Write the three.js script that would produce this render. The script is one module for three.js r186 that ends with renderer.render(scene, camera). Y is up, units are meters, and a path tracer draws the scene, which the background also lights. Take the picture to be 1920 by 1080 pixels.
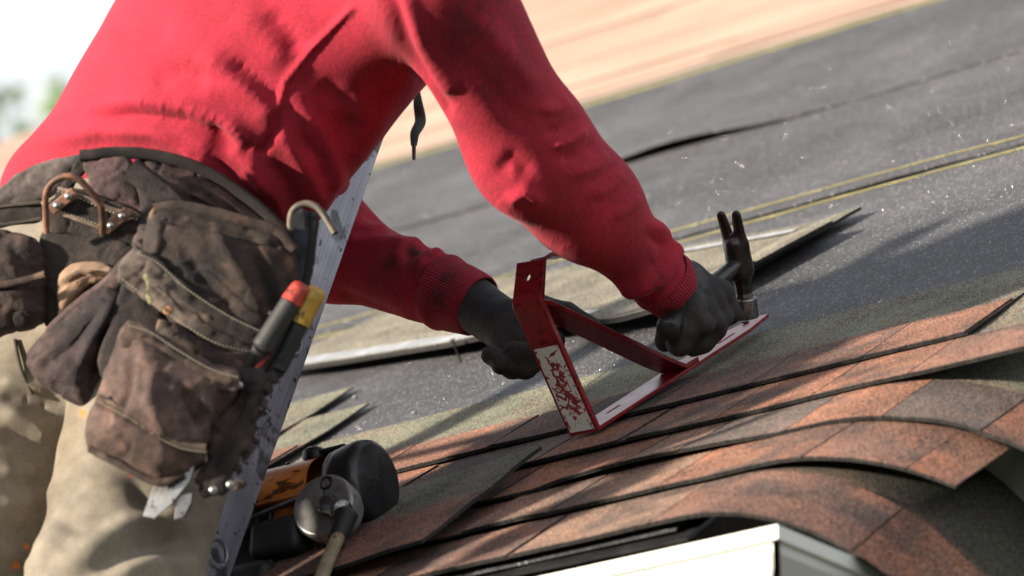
import * as THREE from 'three';
import { mergeGeometries } from 'three/addons/utils/BufferGeometryUtils.js';
import { RoundedBoxGeometry } from 'three/addons/geometries/RoundedBoxGeometry.js';

// ------------------------------------------------------------------ camera, sky, sun, exposure
const V = (x, y, z) => new THREE.Vector3(x, y, z);
const ELEV = 20.5 * Math.PI / 180, YAW = 37.5 * Math.PI / 180, PITCH = 36.4 * Math.PI / 180, FPX = 8000;
const FWD = V(-Math.sin(YAW) * Math.cos(ELEV), Math.sin(ELEV), -Math.cos(YAW) * Math.cos(ELEV));
const RIGHT = V(Math.cos(YAW), 0, -Math.sin(YAW));
const UPV = V(Math.sin(YAW) * Math.sin(ELEV), Math.cos(ELEV), Math.cos(YAW) * Math.sin(ELEV));
const EYE = V(2.73703, -1.53837, 3.70142);
const scene = new THREE.Scene();
const camera = new THREE.PerspectiveCamera(2 * Math.atan(540 / FPX) * 180 / Math.PI, 16 / 9, 0.3, 400);
camera.position.copy(EYE);
camera.lookAt(EYE.clone().add(FWD));
camera.focus = 4.95; camera.userData.fStop = 5.0;
scene.add(camera);
const renderer = new THREE.WebGLRenderer({ antialias: true });
renderer.setSize(1024, 576);
renderer.toneMapping = THREE.LinearToneMapping;
renderer.toneMappingExposure = 2.45;
renderer.shadowMap.enabled = true;

// the roof's own frame: a along the eave, b up the slope, h away from the roof
const U = V(1, 0, 0), S = V(0, Math.sin(PITCH), -Math.cos(PITCH)), N = V(0, Math.cos(PITCH), Math.sin(PITCH));
const W = (a, b, h) => V(a, b * S.y + h * N.y, b * S.z + h * N.z);
const SUN = RIGHT.clone().negate().addScaledVector(UPV, 0.25).addScaledVector(FWD, -0.31).normalize();
const sun = new THREE.DirectionalLight(0xfff1dc, 5);
sun.position.copy(SUN).multiplyScalar(12); sun.target.position.set(0, 0, 0);
sun.castShadow = true; sun.shadow.mapSize.set(4096, 4096); sun.shadow.radius = 6;
Object.assign(sun.shadow.camera, { left: -4, right: 4, top: 4, bottom: -4, near: 0.5, far: 40 });
scene.add(sun, sun.target);
{
  const w = 256, h = 128, d = new Float32Array(w * h * 4);
  for (let y = 0; y < h; y++) for (let x = 0; x < w; x++) {
    const el = (y + 0.5) / h * Math.PI - Math.PI / 2, i = (y * w + x) * 4;
    const t = Math.max(0, Math.sin(el)), k = Math.exp(-t * 1.65), g = el < 0 ? 0.35 : 1;
    d[i] = (0.02 + 0.76 * k) * g; d[i + 1] = (0.033 + 0.76 * k) * g; d[i + 2] = (0.06 + 0.745 * k) * g; d[i + 3] = 1;
  }
  const sky = new THREE.DataTexture(d, w, h, THREE.RGBAFormat, THREE.FloatType);
  sky.mapping = THREE.EquirectangularReflectionMapping; sky.magFilter = THREE.LinearFilter; sky.needsUpdate = true;
  scene.background = sky; scene.environment = sky;
}

// ------------------------------------------------------------------ helpers: rays of the survey, noise, textures
const ray = (x, y) => FWD.clone().addScaledVector(RIGHT, (x - 960) / FPX).addScaledVector(UPV, (540 - y) / FPX);
const hitPlane = (x, y, p, n) => { const r = ray(x, y); return EYE.clone().addScaledVector(r, p.clone().sub(EYE).dot(n) / r.dot(n)); };
const R = (x, y, h = 0) => hitPlane(x, y, N.clone().multiplyScalar(h), N);         // on the roof, h above it
const PX = (x, y, X) => hitPlane(x, y, V(X, 0, 0), U);                            // on the upright plane X = const
const AD = (x, y, d) => EYE.clone().addScaledVector(ray(x, y), d);                // at a measured distance
const abh = (p) => [p.x, p.dot(S), p.dot(N)];
const proj = (p) => { const d = p.clone().sub(EYE), t = d.dot(FWD); return [960 + FPX * d.dot(RIGHT) / t, 540 - FPX * d.dot(UPV) / t]; };
let seed = 7;
const rnd = () => { seed = (seed + 0x6D2B79F5) | 0; let t = Math.imul(seed ^ (seed >>> 15), 1 | seed); t = (t + Math.imul(t ^ (t >>> 7), 61 | t)) ^ t; return ((t ^ (t >>> 14)) >>> 0) / 4294967296; };
const rr = (a, b) => a + (b - a) * rnd();
const hash = (x, y, z) => { let h = Math.imul(x, 374761393) + Math.imul(y, 668265263) + Math.imul(z, 2147483647 - 1274126177); h = Math.imul(h ^ (h >>> 13), 1274126177); return ((h ^ (h >>> 16)) >>> 0) / 4294967296; };
const sm = (t) => t * t * (3 - 2 * t), lerp = (a, b, t) => a + (b - a) * t, clamp = (x, a = 0, b = 1) => Math.min(b, Math.max(a, x));
const step = (a, b, x) => sm(clamp((x - a) / (b - a)));
function noise(x, y, z = 0) {
  const i = Math.floor(x), j = Math.floor(y), k = Math.floor(z), u = sm(x - i), v = sm(y - j), w = sm(z - k);
  const L = (dz) => lerp(lerp(hash(i, j, k + dz), hash(i + 1, j, k + dz), u), lerp(hash(i, j + 1, k + dz), hash(i + 1, j + 1, k + dz), u), v);
  return lerp(L(0), L(1), w) * 2 - 1;
}
const fbm = (x, y, z = 0, o = 4) => { let s = 0, a = 0.5; for (let i = 0; i < o; i++) { s += a * noise(x, y, z); x = x * 2.03 + 17.1; y = y * 2.03 - 5.3; z = z * 2.03 + 3.7; a *= 0.5; } return s; };
// periodic noise for tiling textures
const pn = (x, y, p, s) => { const i = Math.floor(x), j = Math.floor(y), u = sm(x - i), v = sm(y - j), m = (q) => ((q % p) + p) % p; return lerp(lerp(hash(m(i), m(j), s), hash(m(i + 1), m(j), s), u), lerp(hash(m(i), m(j + 1), s), hash(m(i + 1), m(j + 1), s), u), v); };
const pf = (u, v, p, s, o = 4) => { let t = 0, a = 0.5, n = 0; for (let i = 0; i < o; i++) { t += a * pn(u * p, v * p, p, s + i); n += a; a *= 0.55; p *= 2; } return t / n; };
function tex(size, metres, fn, srgb = true) {       // fn(u, v, x, y) -> [r, g, b] 0..1
  const d = new Uint8Array(size * size * 4);
  for (let y = 0; y < size; y++) for (let x = 0; x < size; x++) {
    const c = fn(x / size, y / size, x, y), i = (y * size + x) * 4;
    d[i] = clamp(c[0]) * 255; d[i + 1] = clamp(c[1]) * 255; d[i + 2] = clamp(c[2]) * 255; d[i + 3] = 255;
  }
  const t = new THREE.DataTexture(d, size, size);
  t.wrapS = t.wrapT = THREE.RepeatWrapping; t.magFilter = THREE.LinearFilter; t.minFilter = THREE.LinearMipmapLinearFilter; t.generateMipmaps = true;
  if (srgb) t.colorSpace = THREE.SRGBColorSpace;
  t.repeat.set(1 / metres, 1 / metres); t.needsUpdate = true;
  return t;
}
const g3 = (v) => [v, v, v];
const granRaw = (() => { const n = 1024, a = new Float32Array(n * n); for (let y = 0; y < n; y++) for (let x = 0; x < n; x++) a[y * n + x] = hash(x >> 1, y >> 1, 5) * 0.55 + hash(x, y, 6) * 0.45; return a; })();
const T = {
  granule: tex(1024, 0.62, (u, v, x, y) => { const g = granRaw[y * 1024 + x], X3 = Math.floor(x / 2.5), Y3 = Math.floor(y / 2.5), b = pf(u, v, 12, 40, 4), h = hash(X3, Y3, 9), k = hash(X3, Y3, 12); const l = 0.76 + 0.3 * (g - 0.5) + 0.62 * (k - 0.5) + 0.4 * (b - 0.5) + (h > 0.96 ? 0.3 : 0) + (h < 0.07 ? -0.3 : 0); const t = hash(X3, Y3, 11) - 0.5; return [l * (1 + 0.24 * t), l, l * (1 - 0.24 * t)]; }),
  granuleBump: tex(1024, 0.62, (u, v, x, y) => g3(granRaw[y * 1024 + x]), false),
  felt: tex(1024, 0.9, (u, v, x, y) => { const g = granRaw[y * 1024 + x], b = pf(u, v, 6, 60, 5), h = hash(x >> 1, y >> 1, 13), h2 = hash(x, y, 14); const l = 0.39 + 0.3 * (g - 0.5) + 0.24 * (b - 0.5) + (h > 0.975 ? 0.62 : 0) + (h2 > 0.97 ? 0.3 : 0); return [l, l, l * 1.02]; }),  // white specks paint the felt's sparkle highlights into its colour
  knit: tex(512, 0.12, (u, v, x, y) => g3(0.5 + 0.7 * (pf(u, v, 64, 70, 3) - 0.5) + 0.3 * (hash(x >> 1, y >> 1, 71) - 0.5)), false),
  knitColor: tex(512, 0.4, (u, v, x, y) => { const fl = hash(x >> 1, y, 31) > 0.996 ? 0.16 : 0, l = 0.86 + 0.22 * (pf(u, v, 10, 80, 5) - 0.5) + 0.16 * (hash(x >> 1, y >> 1, 3) - 0.5) + fl; return g3(l); }),
  rib: tex(256, 0.05, (u, v, x, y) => g3(0.5 + 0.5 * Math.sin(u * Math.PI * 2 * 14)), false),
  twill: tex(512, 0.12, (u, v, x, y) => g3(0.5 + 0.22 * Math.sin((u + v) * Math.PI * 2 * 50) + 0.2 * Math.sin((u - v) * Math.PI * 2 * 30) + 0.3 * (hash(x, y, 21) - 0.5)), false),
  dirt: tex(1024, 0.35, (u, v, x, y) => { const a = pf(u, v, 6, 90, 6), b = pf(u, v, 22, 97, 5), c = pf(u, v, 60, 104, 3); const l = 0.76 + 0.6 * (a - 0.5) + 0.5 * (b - 0.5) + 0.3 * (c - 0.5) + 0.12 * (hash(x, y, 2) - 0.5); const t = step(0.6, 0.78, b) * 0.16; return [l + t, l + t * 0.66, l + t * 0.38]; }),
  cloth: tex(1024, 0.5, (u, v, x, y) => { const a = pf(u, v, 5, 230, 5), b = pf(u, v, 40, 236, 4), w = hash(x >> 1, y >> 1, 240); const l = 0.86 + 0.2 * (a - 0.5) + 0.2 * (b - 0.5) + 0.1 * (w - 0.5); return [l, l * 0.99, l * 0.97]; }),
  dirtBump: tex(512, 0.2, (u, v, x, y) => g3(pf(u, v, 10, 120, 5) * 0.7 + 0.3 * hash(x, y, 8)), false),
  web: tex(256, 0.03, (u, v, x, y) => g3(0.5 + 0.25 * Math.sin(u * Math.PI * 2 * 12) * Math.sin(v * Math.PI * 2 * 12) + 0.25 * hash(x, y, 4)), false),
  alu: tex(1024, 0.5, (u, v, x, y) => { const s = pf(v * 1, u, 4, 130, 3), g = pn(u * 256, v * 6, 256, 133), b = pf(u, v, 14, 137, 5); const sp = pf(u, v, 60, 141, 3); const l = 0.78 + 0.16 * (g - 0.5) + 0.24 * (s - 0.5) - 0.35 * step(0.62, 0.75, b) - 0.4 * step(0.735, 0.78, sp); return [l, l, l * 1.02]; }),
  wood: tex(1024, 1.6, (u, v, x, y) => { const w = pf(u, v, 3, 150, 3), gr = pn(u * 8 + 3 * w, v * 160, 160, 155) * 0.5 + pn(u * 16, v * 320, 320, 158) * 0.3 + pf(u, v * 1, 6, 160, 3) * 0.4; const l = 0.7 + 0.2 * (gr - 0.5); return [l + 0.06, l, l - 0.04]; }),
  paint: tex(512, 0.22, (u, v, x, y) => { const a = pf(u, v, 9, 170, 5), b = pf(u, v, 40, 177, 4), s = pn(u * 10, v * 90, 90, 180); const k = step(0.61, 0.66, b * 0.7 + a * 0.3) * 0.85 + step(0.88, 0.95, s) * step(0.45, 0.6, a) * 0.6; const l = 0.86 + 0.3 * (a - 0.5); return [lerp(l, 0.5, k), lerp(l, 0.42, k * 0.6), lerp(l, 0.42, k * 0.6)]; }),
  scuff: tex(512, 0.2, (u, v, x, y) => { const a = pf(u, v, 8, 190, 5), b = pf(u, v, 50, 195, 3); const l = 0.8 + 0.5 * (a - 0.5) - 0.5 * step(0.62, 0.7, b * 0.6 + a * 0.4); return g3(l); }),
  rough: tex(512, 0.3, (u, v, x, y) => g3(0.62 + 0.7 * (pf(u, v, 10, 200, 5) - 0.5)), false),
  grass: tex(512, 3, (u, v) => { const l = 0.6 + 0.7 * (pf(u, v, 40, 210, 4) - 0.5); return [l * 0.9, l, l * 0.7]; }),
};
const C = (r, g, b) => new THREE.Color().setRGB(r, g, b);
const mat = (o) => new THREE.MeshStandardMaterial({ roughness: 0.85, metalness: 0, ...o });
const M = {
  shingle: mat({ vertexColors: true, map: T.granule, bumpMap: T.granuleBump, bumpScale: 0.0012, roughness: 0.9 }),
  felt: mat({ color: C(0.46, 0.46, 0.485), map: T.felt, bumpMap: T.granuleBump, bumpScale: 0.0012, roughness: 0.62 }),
  line: mat({ color: C(0.42, 0.38, 0.14), map: T.scuff, roughness: 0.9 }),
  wood: mat({ vertexColors: true, map: T.wood, roughness: 0.75 }),
  fleece: new THREE.MeshPhysicalMaterial({ vertexColors: true, map: T.knitColor, bumpMap: T.knit, bumpScale: 0.00022, roughness: 0.95, sheen: 0.22, sheenRoughness: 0.6, sheenColor: C(0.9, 0.4, 0.45) }),
  ribbing: new THREE.MeshPhysicalMaterial({ vertexColors: true, map: T.knitColor, bumpMap: T.rib, bumpScale: 0.001, roughness: 0.95, sheen: 0.3, sheenRoughness: 0.6, sheenColor: C(0.9, 0.25, 0.3) }),
  trouser: mat({ vertexColors: true, map: T.cloth, bumpMap: T.twill, bumpScale: 0.00025, roughness: 0.95 }),
  leather: mat({ vertexColors: true, map: T.dirt, bumpMap: T.dirtBump, bumpScale: 0.004, roughness: 0.82 }),
  webbing: mat({ vertexColors: true, map: T.dirt, bumpMap: T.web, bumpScale: 0.0015, roughness: 0.9 }),
  glove: mat({ vertexColors: true, map: T.scuff, bumpMap: T.dirtBump, bumpScale: 0.0035, roughness: 0.7 }),
  skin: mat({ color: C(0.45, 0.27, 0.2) }),
  black: mat({ color: C(0.018, 0.018, 0.02), map: T.scuff, roughnessMap: T.rough, roughness: 0.7 }),
  blackGloss: mat({ color: C(0.02, 0.022, 0.026), map: T.scuff, roughnessMap: T.rough, roughness: 0.5 }),
  rubber: mat({ color: C(0.035, 0.036, 0.04), map: T.scuff, roughness: 0.6 }),
  alu: mat({ color: C(0.44, 0.455, 0.52), map: T.alu, metalness: 0.35, roughness: 0.5, roughnessMap: T.rough }),
  steel: mat({ color: C(0.34, 0.33, 0.32), map: T.scuff, metalness: 0.9, roughness: 0.45, roughnessMap: T.rough }),
  darkSteel: mat({ color: C(0.07, 0.06, 0.055), map: T.scuff, metalness: 0.6, roughness: 0.5, roughnessMap: T.rough }),
  blade: mat({ color: C(0.5, 0.5, 0.49), metalness: 0.8, roughness: 0.4, map: T.scuff }),
  rust: mat({ color: C(0.3, 0.15, 0.1), map: T.dirt, metalness: 0.35, roughness: 0.6 }),
  redPaint: new THREE.MeshPhysicalMaterial({ color: C(0.34, 0.014, 0.02), map: T.paint, roughness: 0.42, roughnessMap: T.rough, clearcoat: 0.25, clearcoatRoughness: 0.3 }),
  orange: mat({ color: C(0.8, 0.27, 0.04), map: T.scuff, roughness: 0.45, roughnessMap: T.rough }),
  white: mat({ color: C(0.78, 0.78, 0.75), roughness: 0.45, map: T.scuff }),
  whiteGutter: mat({ color: C(0.6, 0.6, 0.565), roughness: 0.4 }),
  greyMetal: mat({ color: C(0.4, 0.405, 0.41), map: T.scuff, metalness: 0.5, roughness: 0.6, roughnessMap: T.rough }),
  greyTrim: mat({ color: C(0.85, 0.85, 0.85), map: T.rough, roughness: 0.7 }),
  darkWood: mat({ color: C(0.06, 0.04, 0.028), map: T.dirt, roughness: 0.9 }),
  tape: mat({ color: C(0.55, 0.57, 0.6), map: T.scuff, roughness: 0.3 }),
  hose: mat({ color: C(0.35, 0.29, 0.17), map: T.scuff, roughness: 0.55 }),
  wall: mat({ color: C(0.5, 0.48, 0.44), roughness: 0.9 }),
  grass: mat({ color: C(0.07, 0.1, 0.03), map: T.grass, roughness: 1 }),
  bark: mat({ color: C(0.1, 0.075, 0.05), map: T.dirt }),
  leaf: new THREE.MeshPhysicalMaterial({ color: C(0.11, 0.2, 0.03), roughness: 0.8, transmission: 0.35, thickness: 0, side: THREE.DoubleSide }),
};

// ------------------------------------------------------------------ helpers: things and parts
const used = {};
const numbered = (n) => { const k = used[n] = (used[n] ?? -1) + 1; return k ? `${n}_${String(k).padStart(3, '0')}` : n; };
function thing(name, label, category, base, group) {
  const o = new THREE.Group(); o.name = numbered(name); o.position.copy(base);
  o.userData = { label, category }; if (group) o.userData.group = group;
  scene.add(o); return o;
}
function part(name, geo, m, parent, label) {         // geometry in world coordinates
  const o = new THREE.Mesh(Array.isArray(geo) ? merged(geo) : geo, m); o.name = name;
  if (parent.isGroup) o.position.copy(parent.position).negate();
  if (label) o.userData.label = label;
  parent.add(o); return o;
}
function solo(name, geo, m, label, category, base) {  // a thing of one mesh
  geo = Array.isArray(geo) ? merged(geo) : geo; geo.translate(-base.x, -base.y, -base.z);
  const o = new THREE.Mesh(geo, m); o.name = numbered(name); o.position.copy(base); o.userData = { label, category }; scene.add(o); return o;
}
function merged(list) {
  list = list.map((g) => (g.index ? g.toNonIndexed() : g));
  const keys = ['position', 'normal', 'uv', 'color'].filter((k) => list.every((g) => g.attributes[k]));
  list.forEach((g) => Object.keys(g.attributes).forEach((k) => keys.includes(k) || g.deleteAttribute(k)));
  return mergeGeometries(list);
}
const flip = (g) => { const a = g.index ? g.index.array : null; if (a) { for (let i = 0; i < a.length; i += 3) { const t = a[i + 1]; a[i + 1] = a[i + 2]; a[i + 2] = t; } } else { for (const k of Object.keys(g.attributes)) { const q = g.attributes[k], n = q.itemSize, b = q.array; for (let i = 0; i < q.count; i += 3) for (let c = 0; c < n; c++) { const t = b[(i + 1) * n + c]; b[(i + 1) * n + c] = b[(i + 2) * n + c]; b[(i + 2) * n + c] = t; } } } return g; };
// local frame -> world: x, y, z axes and origin
const frame = (o, x, y, z) => new THREE.Matrix4().makeBasis(x, y, z).setPosition(o);
function axisFrame(o, y, hint = V(0, 1, 0)) { y = y.clone().normalize(); let x = hint.clone().cross(y); if (x.length() < 1e-3) x = V(1, 0, 0).cross(y); x.normalize(); return frame(o, x, y, x.clone().cross(y).normalize()); }
const bez = (pts) => new THREE.CatmullRomCurve3(pts);
const tube = (pts, r, seg = 40, rad = 10) => { const g = new THREE.TubeGeometry(bez(pts), seg, r, rad, false); return scaleUv(g, bez(pts).getLength(), r * 6.28); };
const scaleUv = (g, a, b) => { const u = g.attributes.uv; for (let i = 0; i < u.count; i++) u.setXY(i, u.getX(i) * a, u.getY(i) * b); return g; };
const cyl = (p, q, r0, r1 = r0, n = 24, open = false) => { const d = q.clone().sub(p), g = new THREE.CylinderGeometry(r1, r0, d.length(), n, 1, open); scaleUv(g, r0 * 6, d.length()); g.translate(0, d.length() / 2, 0); return g.applyMatrix4(axisFrame(p, d)); };
const lathe = (prof, p, dir, n = 32) => { const g = new THREE.LatheGeometry(prof.map(([r, y]) => new THREE.Vector2(r, y)), n); scaleUv(g, 0.2, 0.1); return g.applyMatrix4(axisFrame(p, dir)); };
const box = (w, h, d, m4, r = 0.002) => { const g = new RoundedBoxGeometry(w, h, d, 2, Math.min(r, w / 2.01, h / 2.01, d / 2.01)); boxUv(g); return g.applyMatrix4(m4); };
function boxUv(g) { const p = g.attributes.position, n = g.attributes.normal, u = new Float32Array(p.count * 2); for (let i = 0; i < p.count; i++) { const a = [Math.abs(n.getX(i)), Math.abs(n.getY(i)), Math.abs(n.getZ(i))], k = a.indexOf(Math.max(...a)); u[2 * i] = k === 0 ? p.getZ(i) : p.getX(i); u[2 * i + 1] = k === 1 ? p.getZ(i) : p.getY(i); } g.setAttribute('uv', new THREE.BufferAttribute(u, 2)); return g; }
function colored(g, fn) { const p = g.attributes.position, c = new Float32Array(p.count * 3), v = V(0, 0, 0); for (let i = 0; i < p.count; i++) { v.fromBufferAttribute(p, i); c.set(fn(v), i * 3); } g.setAttribute('color', new THREE.BufferAttribute(c, 3)); return g; }
function planarUv(g, e1, e2) { const p = g.attributes.position, u = new Float32Array(p.count * 2), v = V(0, 0, 0); for (let i = 0; i < p.count; i++) { v.fromBufferAttribute(p, i); u[2 * i] = v.dot(e1); u[2 * i + 1] = v.dot(e2); } g.setAttribute('uv', new THREE.BufferAttribute(u, 2)); return g; }
const mix3 = (a, b, t) => [lerp(a[0], b[0], t), lerp(a[1], b[1], t), lerp(a[2], b[2], t)];

// surface nets: a mesh of f = 0
function nets(f, lo, hi, cell) {
  const nx = Math.ceil((hi.x - lo.x) / cell) + 1, ny = Math.ceil((hi.y - lo.y) / cell) + 1, nz = Math.ceil((hi.z - lo.z) / cell) + 1;
  const v = new Float32Array(nx * ny * nz), id = new Int32Array(nx * ny * nz).fill(-1), pos = [], idx = [], p = V(0, 0, 0);
  for (let k = 0, q = 0; k < nz; k++) for (let j = 0; j < ny; j++) for (let i = 0; i < nx; i++, q++) v[q] = f(p.set(lo.x + i * cell, lo.y + j * cell, lo.z + k * cell));
  const at = (i, j, k) => i + nx * (j + ny * k);
  for (let k = 0; k < nz - 1; k++) for (let j = 0; j < ny - 1; j++) for (let i = 0; i < nx - 1; i++) {
    let m = 0; for (let c = 0; c < 8; c++) if (v[at(i + (c & 1), j + ((c >> 1) & 1), k + (c >> 2))] < 0) m |= 1 << c;
    if (m === 0 || m === 255) continue;
    let x = 0, y = 0, z = 0, n = 0;
    for (let c = 0; c < 8; c++) for (const b of [1, 2, 4]) { if (c & b) continue; const d = c | b; if (((m >> c) & 1) === ((m >> d) & 1)) continue;
      const A = v[at(i + (c & 1), j + ((c >> 1) & 1), k + (c >> 2))], B = v[at(i + (d & 1), j + ((d >> 1) & 1), k + (d >> 2))], t = A / (A - B);
      x += (c & 1) + (b === 1 ? t : 0); y += ((c >> 1) & 1) + (b === 2 ? t : 0); z += (c >> 2) + (b === 4 ? t : 0); n++; }
    id[at(i, j, k)] = pos.length / 3; pos.push(lo.x + (i + x / n) * cell, lo.y + (j + y / n) * cell, lo.z + (k + z / n) * cell);
  }
  const quad = (a, b, c, d, s) => { if (a < 0 || b < 0 || c < 0 || d < 0) return; s ? idx.push(a, b, c, a, c, d) : idx.push(a, c, b, a, d, c); };
  for (let k = 1; k < nz - 1; k++) for (let j = 1; j < ny - 1; j++) for (let i = 1; i < nx - 1; i++) {
    const s = v[at(i, j, k)] < 0;
    if (s !== v[at(i + 1, j, k)] < 0) quad(id[at(i, j - 1, k - 1)], id[at(i, j, k - 1)], id[at(i, j, k)], id[at(i, j - 1, k)], s);
    if (s !== v[at(i, j + 1, k)] < 0) quad(id[at(i - 1, j, k - 1)], id[at(i - 1, j, k)], id[at(i, j, k)], id[at(i, j, k - 1)], s);
    if (s !== v[at(i, j, k + 1)] < 0) quad(id[at(i - 1, j - 1, k)], id[at(i, j - 1, k)], id[at(i, j, k)], id[at(i - 1, j, k)], s);
  }
  const g = new THREE.BufferGeometry(); g.setAttribute('position', new THREE.Float32BufferAttribute(pos, 3)); g.setIndex(idx); g.computeVertexNormals();
  return g;
}
function finer(g) { // every triangle into four
  const p = Array.from(g.attributes.position.array), ix = g.index.array, out = [], mid = new Map();
  const M2 = (a, b) => { const k = a < b ? a * 16777216 + b : b * 16777216 + a; let m = mid.get(k); if (m === undefined) { m = p.length / 3; p.push((p[a * 3] + p[b * 3]) / 2, (p[a * 3 + 1] + p[b * 3 + 1]) / 2, (p[a * 3 + 2] + p[b * 3 + 2]) / 2); mid.set(k, m); } return m; };
  for (let i = 0; i < ix.length; i += 3) { const a = ix[i], b = ix[i + 1], c = ix[i + 2], d = M2(a, b), e = M2(b, c), f = M2(c, a); out.push(a, d, f, d, b, e, f, e, c, d, e, f); }
  const q = new THREE.BufferGeometry(); q.setAttribute('position', new THREE.Float32BufferAttribute(p, 3)); q.setIndex(out); q.computeVertexNormals(); return q;
}
function relax(g, n, k = 0.5) { // even out a mesh
  const p = g.attributes.position.array, ix = g.index.array, m = p.length / 3, s = new Float32Array(p.length), c = new Float32Array(m);
  for (let it = 0; it < n; it++) {
    s.fill(0); c.fill(0);
    for (let i = 0; i < ix.length; i += 3) for (let e = 0; e < 3; e++) { const a = ix[i + e] * 3, b = ix[i + (e + 1) % 3] * 3; for (let q = 0; q < 3; q++) { s[a + q] += p[b + q]; s[b + q] += p[a + q]; } c[a / 3]++; c[b / 3]++; }
    for (let i = 0; i < m; i++) if (c[i]) for (let q = 0; q < 3; q++) p[i * 3 + q] += k * (s[i * 3 + q] / c[i] - p[i * 3 + q]);
  }
  g.computeVertexNormals(); return g;
}
const smin = (a, b, k) => { const h = Math.max(k - Math.abs(a - b), 0) / k; return Math.min(a, b) - h * h * k * 0.25; };
// a tapered capsule; flat = [axis, factor]: wider along that axis
function cap(a, b, ra, rb = ra, wide, k = 1) {
  const ab = b.clone().sub(a), l2 = Math.max(ab.lengthSq(), 1e-9), q = V(0, 0, 0);
  return (p) => {
    q.copy(p).sub(a); const t = clamp(q.dot(ab) / l2); q.addScaledVector(ab, -t);
    if (wide) { const w = q.dot(wide); q.addScaledVector(wide, w * (1 / k - 1)); }
    return q.length() - lerp(ra, rb, t);
  };
}
const blend = (k, ...fs) => (p) => { let d = fs[0](p); for (let i = 1; i < fs.length; i++) d = smin(d, fs[i](p), k); return d; };
function bounds(pts, m) { const b = new THREE.Box3().setFromPoints(pts); return [b.min.subScalar(m), b.max.addScalar(m)]; }
// ridges (amp > 0) and valleys (amp < 0) along drawn fold lines, pressed into the cloth along its normals
function folds(g, list, side) {
  const p = g.attributes.position, n = g.attributes.normal, v = V(0, 0, 0), m = V(0, 0, 0);
  const L = list.map((f) => ({ ...f, x0: Math.min(...f.pts.map((q) => q[0])) - 3 * f.w, x1: Math.max(...f.pts.map((q) => q[0])) + 3 * f.w }));
  for (let i = 0; i < p.count; i++) {
    v.fromBufferAttribute(p, i); m.fromBufferAttribute(n, i);
    const face = step(-0.05, 0.3, m.dot(side)); if (face <= 0) continue;
    const [x, y] = proj(v); let d = 0;
    for (const f of L) {
      if (x < f.x0 || x > f.x1) continue;
      let best = 1e9, bt = 0; const ns = f.pts.length - 1;
      for (let s = 0; s < ns; s++) { const [ax, ay] = f.pts[s], [bx, by] = f.pts[s + 1], dx = bx - ax, dy = by - ay, t = clamp(((x - ax) * dx + (y - ay) * dy) / (dx * dx + dy * dy)), e = Math.hypot(x - ax - t * dx, y - ay - t * dy); if (e < best) { best = e; bt = (s + t) / ns; } }
      if (best < 3 * f.w) d += f.amp * Math.exp(-((best / f.w) ** 2)) * (f.flat ? 1 : Math.min(1, 4 * bt + 0.25) * Math.min(1, 4 * (1 - bt) + 0.25));
    }
    if (d) { v.addScaledVector(m, d * face); p.setXYZ(i, v.x, v.y, v.z); }
  }
  g.computeVertexNormals(); return g;
}

// ------------------------------------------------------------------ the ground
const GROUND = -3.25;
{
  const g = new THREE.PlaneGeometry(300, 300, 1, 1); g.rotateX(-Math.PI / 2); scaleUv(g, 300, 300); g.translate(0, GROUND, -40);
  const o = new THREE.Mesh(g, M.grass); o.name = 'ground'; o.userData = { kind: 'structure' }; scene.add(o);
}

// ------------------------------------------------------------------ the house: deck, felt, shingles, gutter
const HF = -0.012;                                                     // the felt's height
const houseBase = V(0, GROUND, -3);
const house = thing('house', 'house with a half shingled roof of brown shingles, black felt and bare boards', 'house', houseBase);

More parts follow.
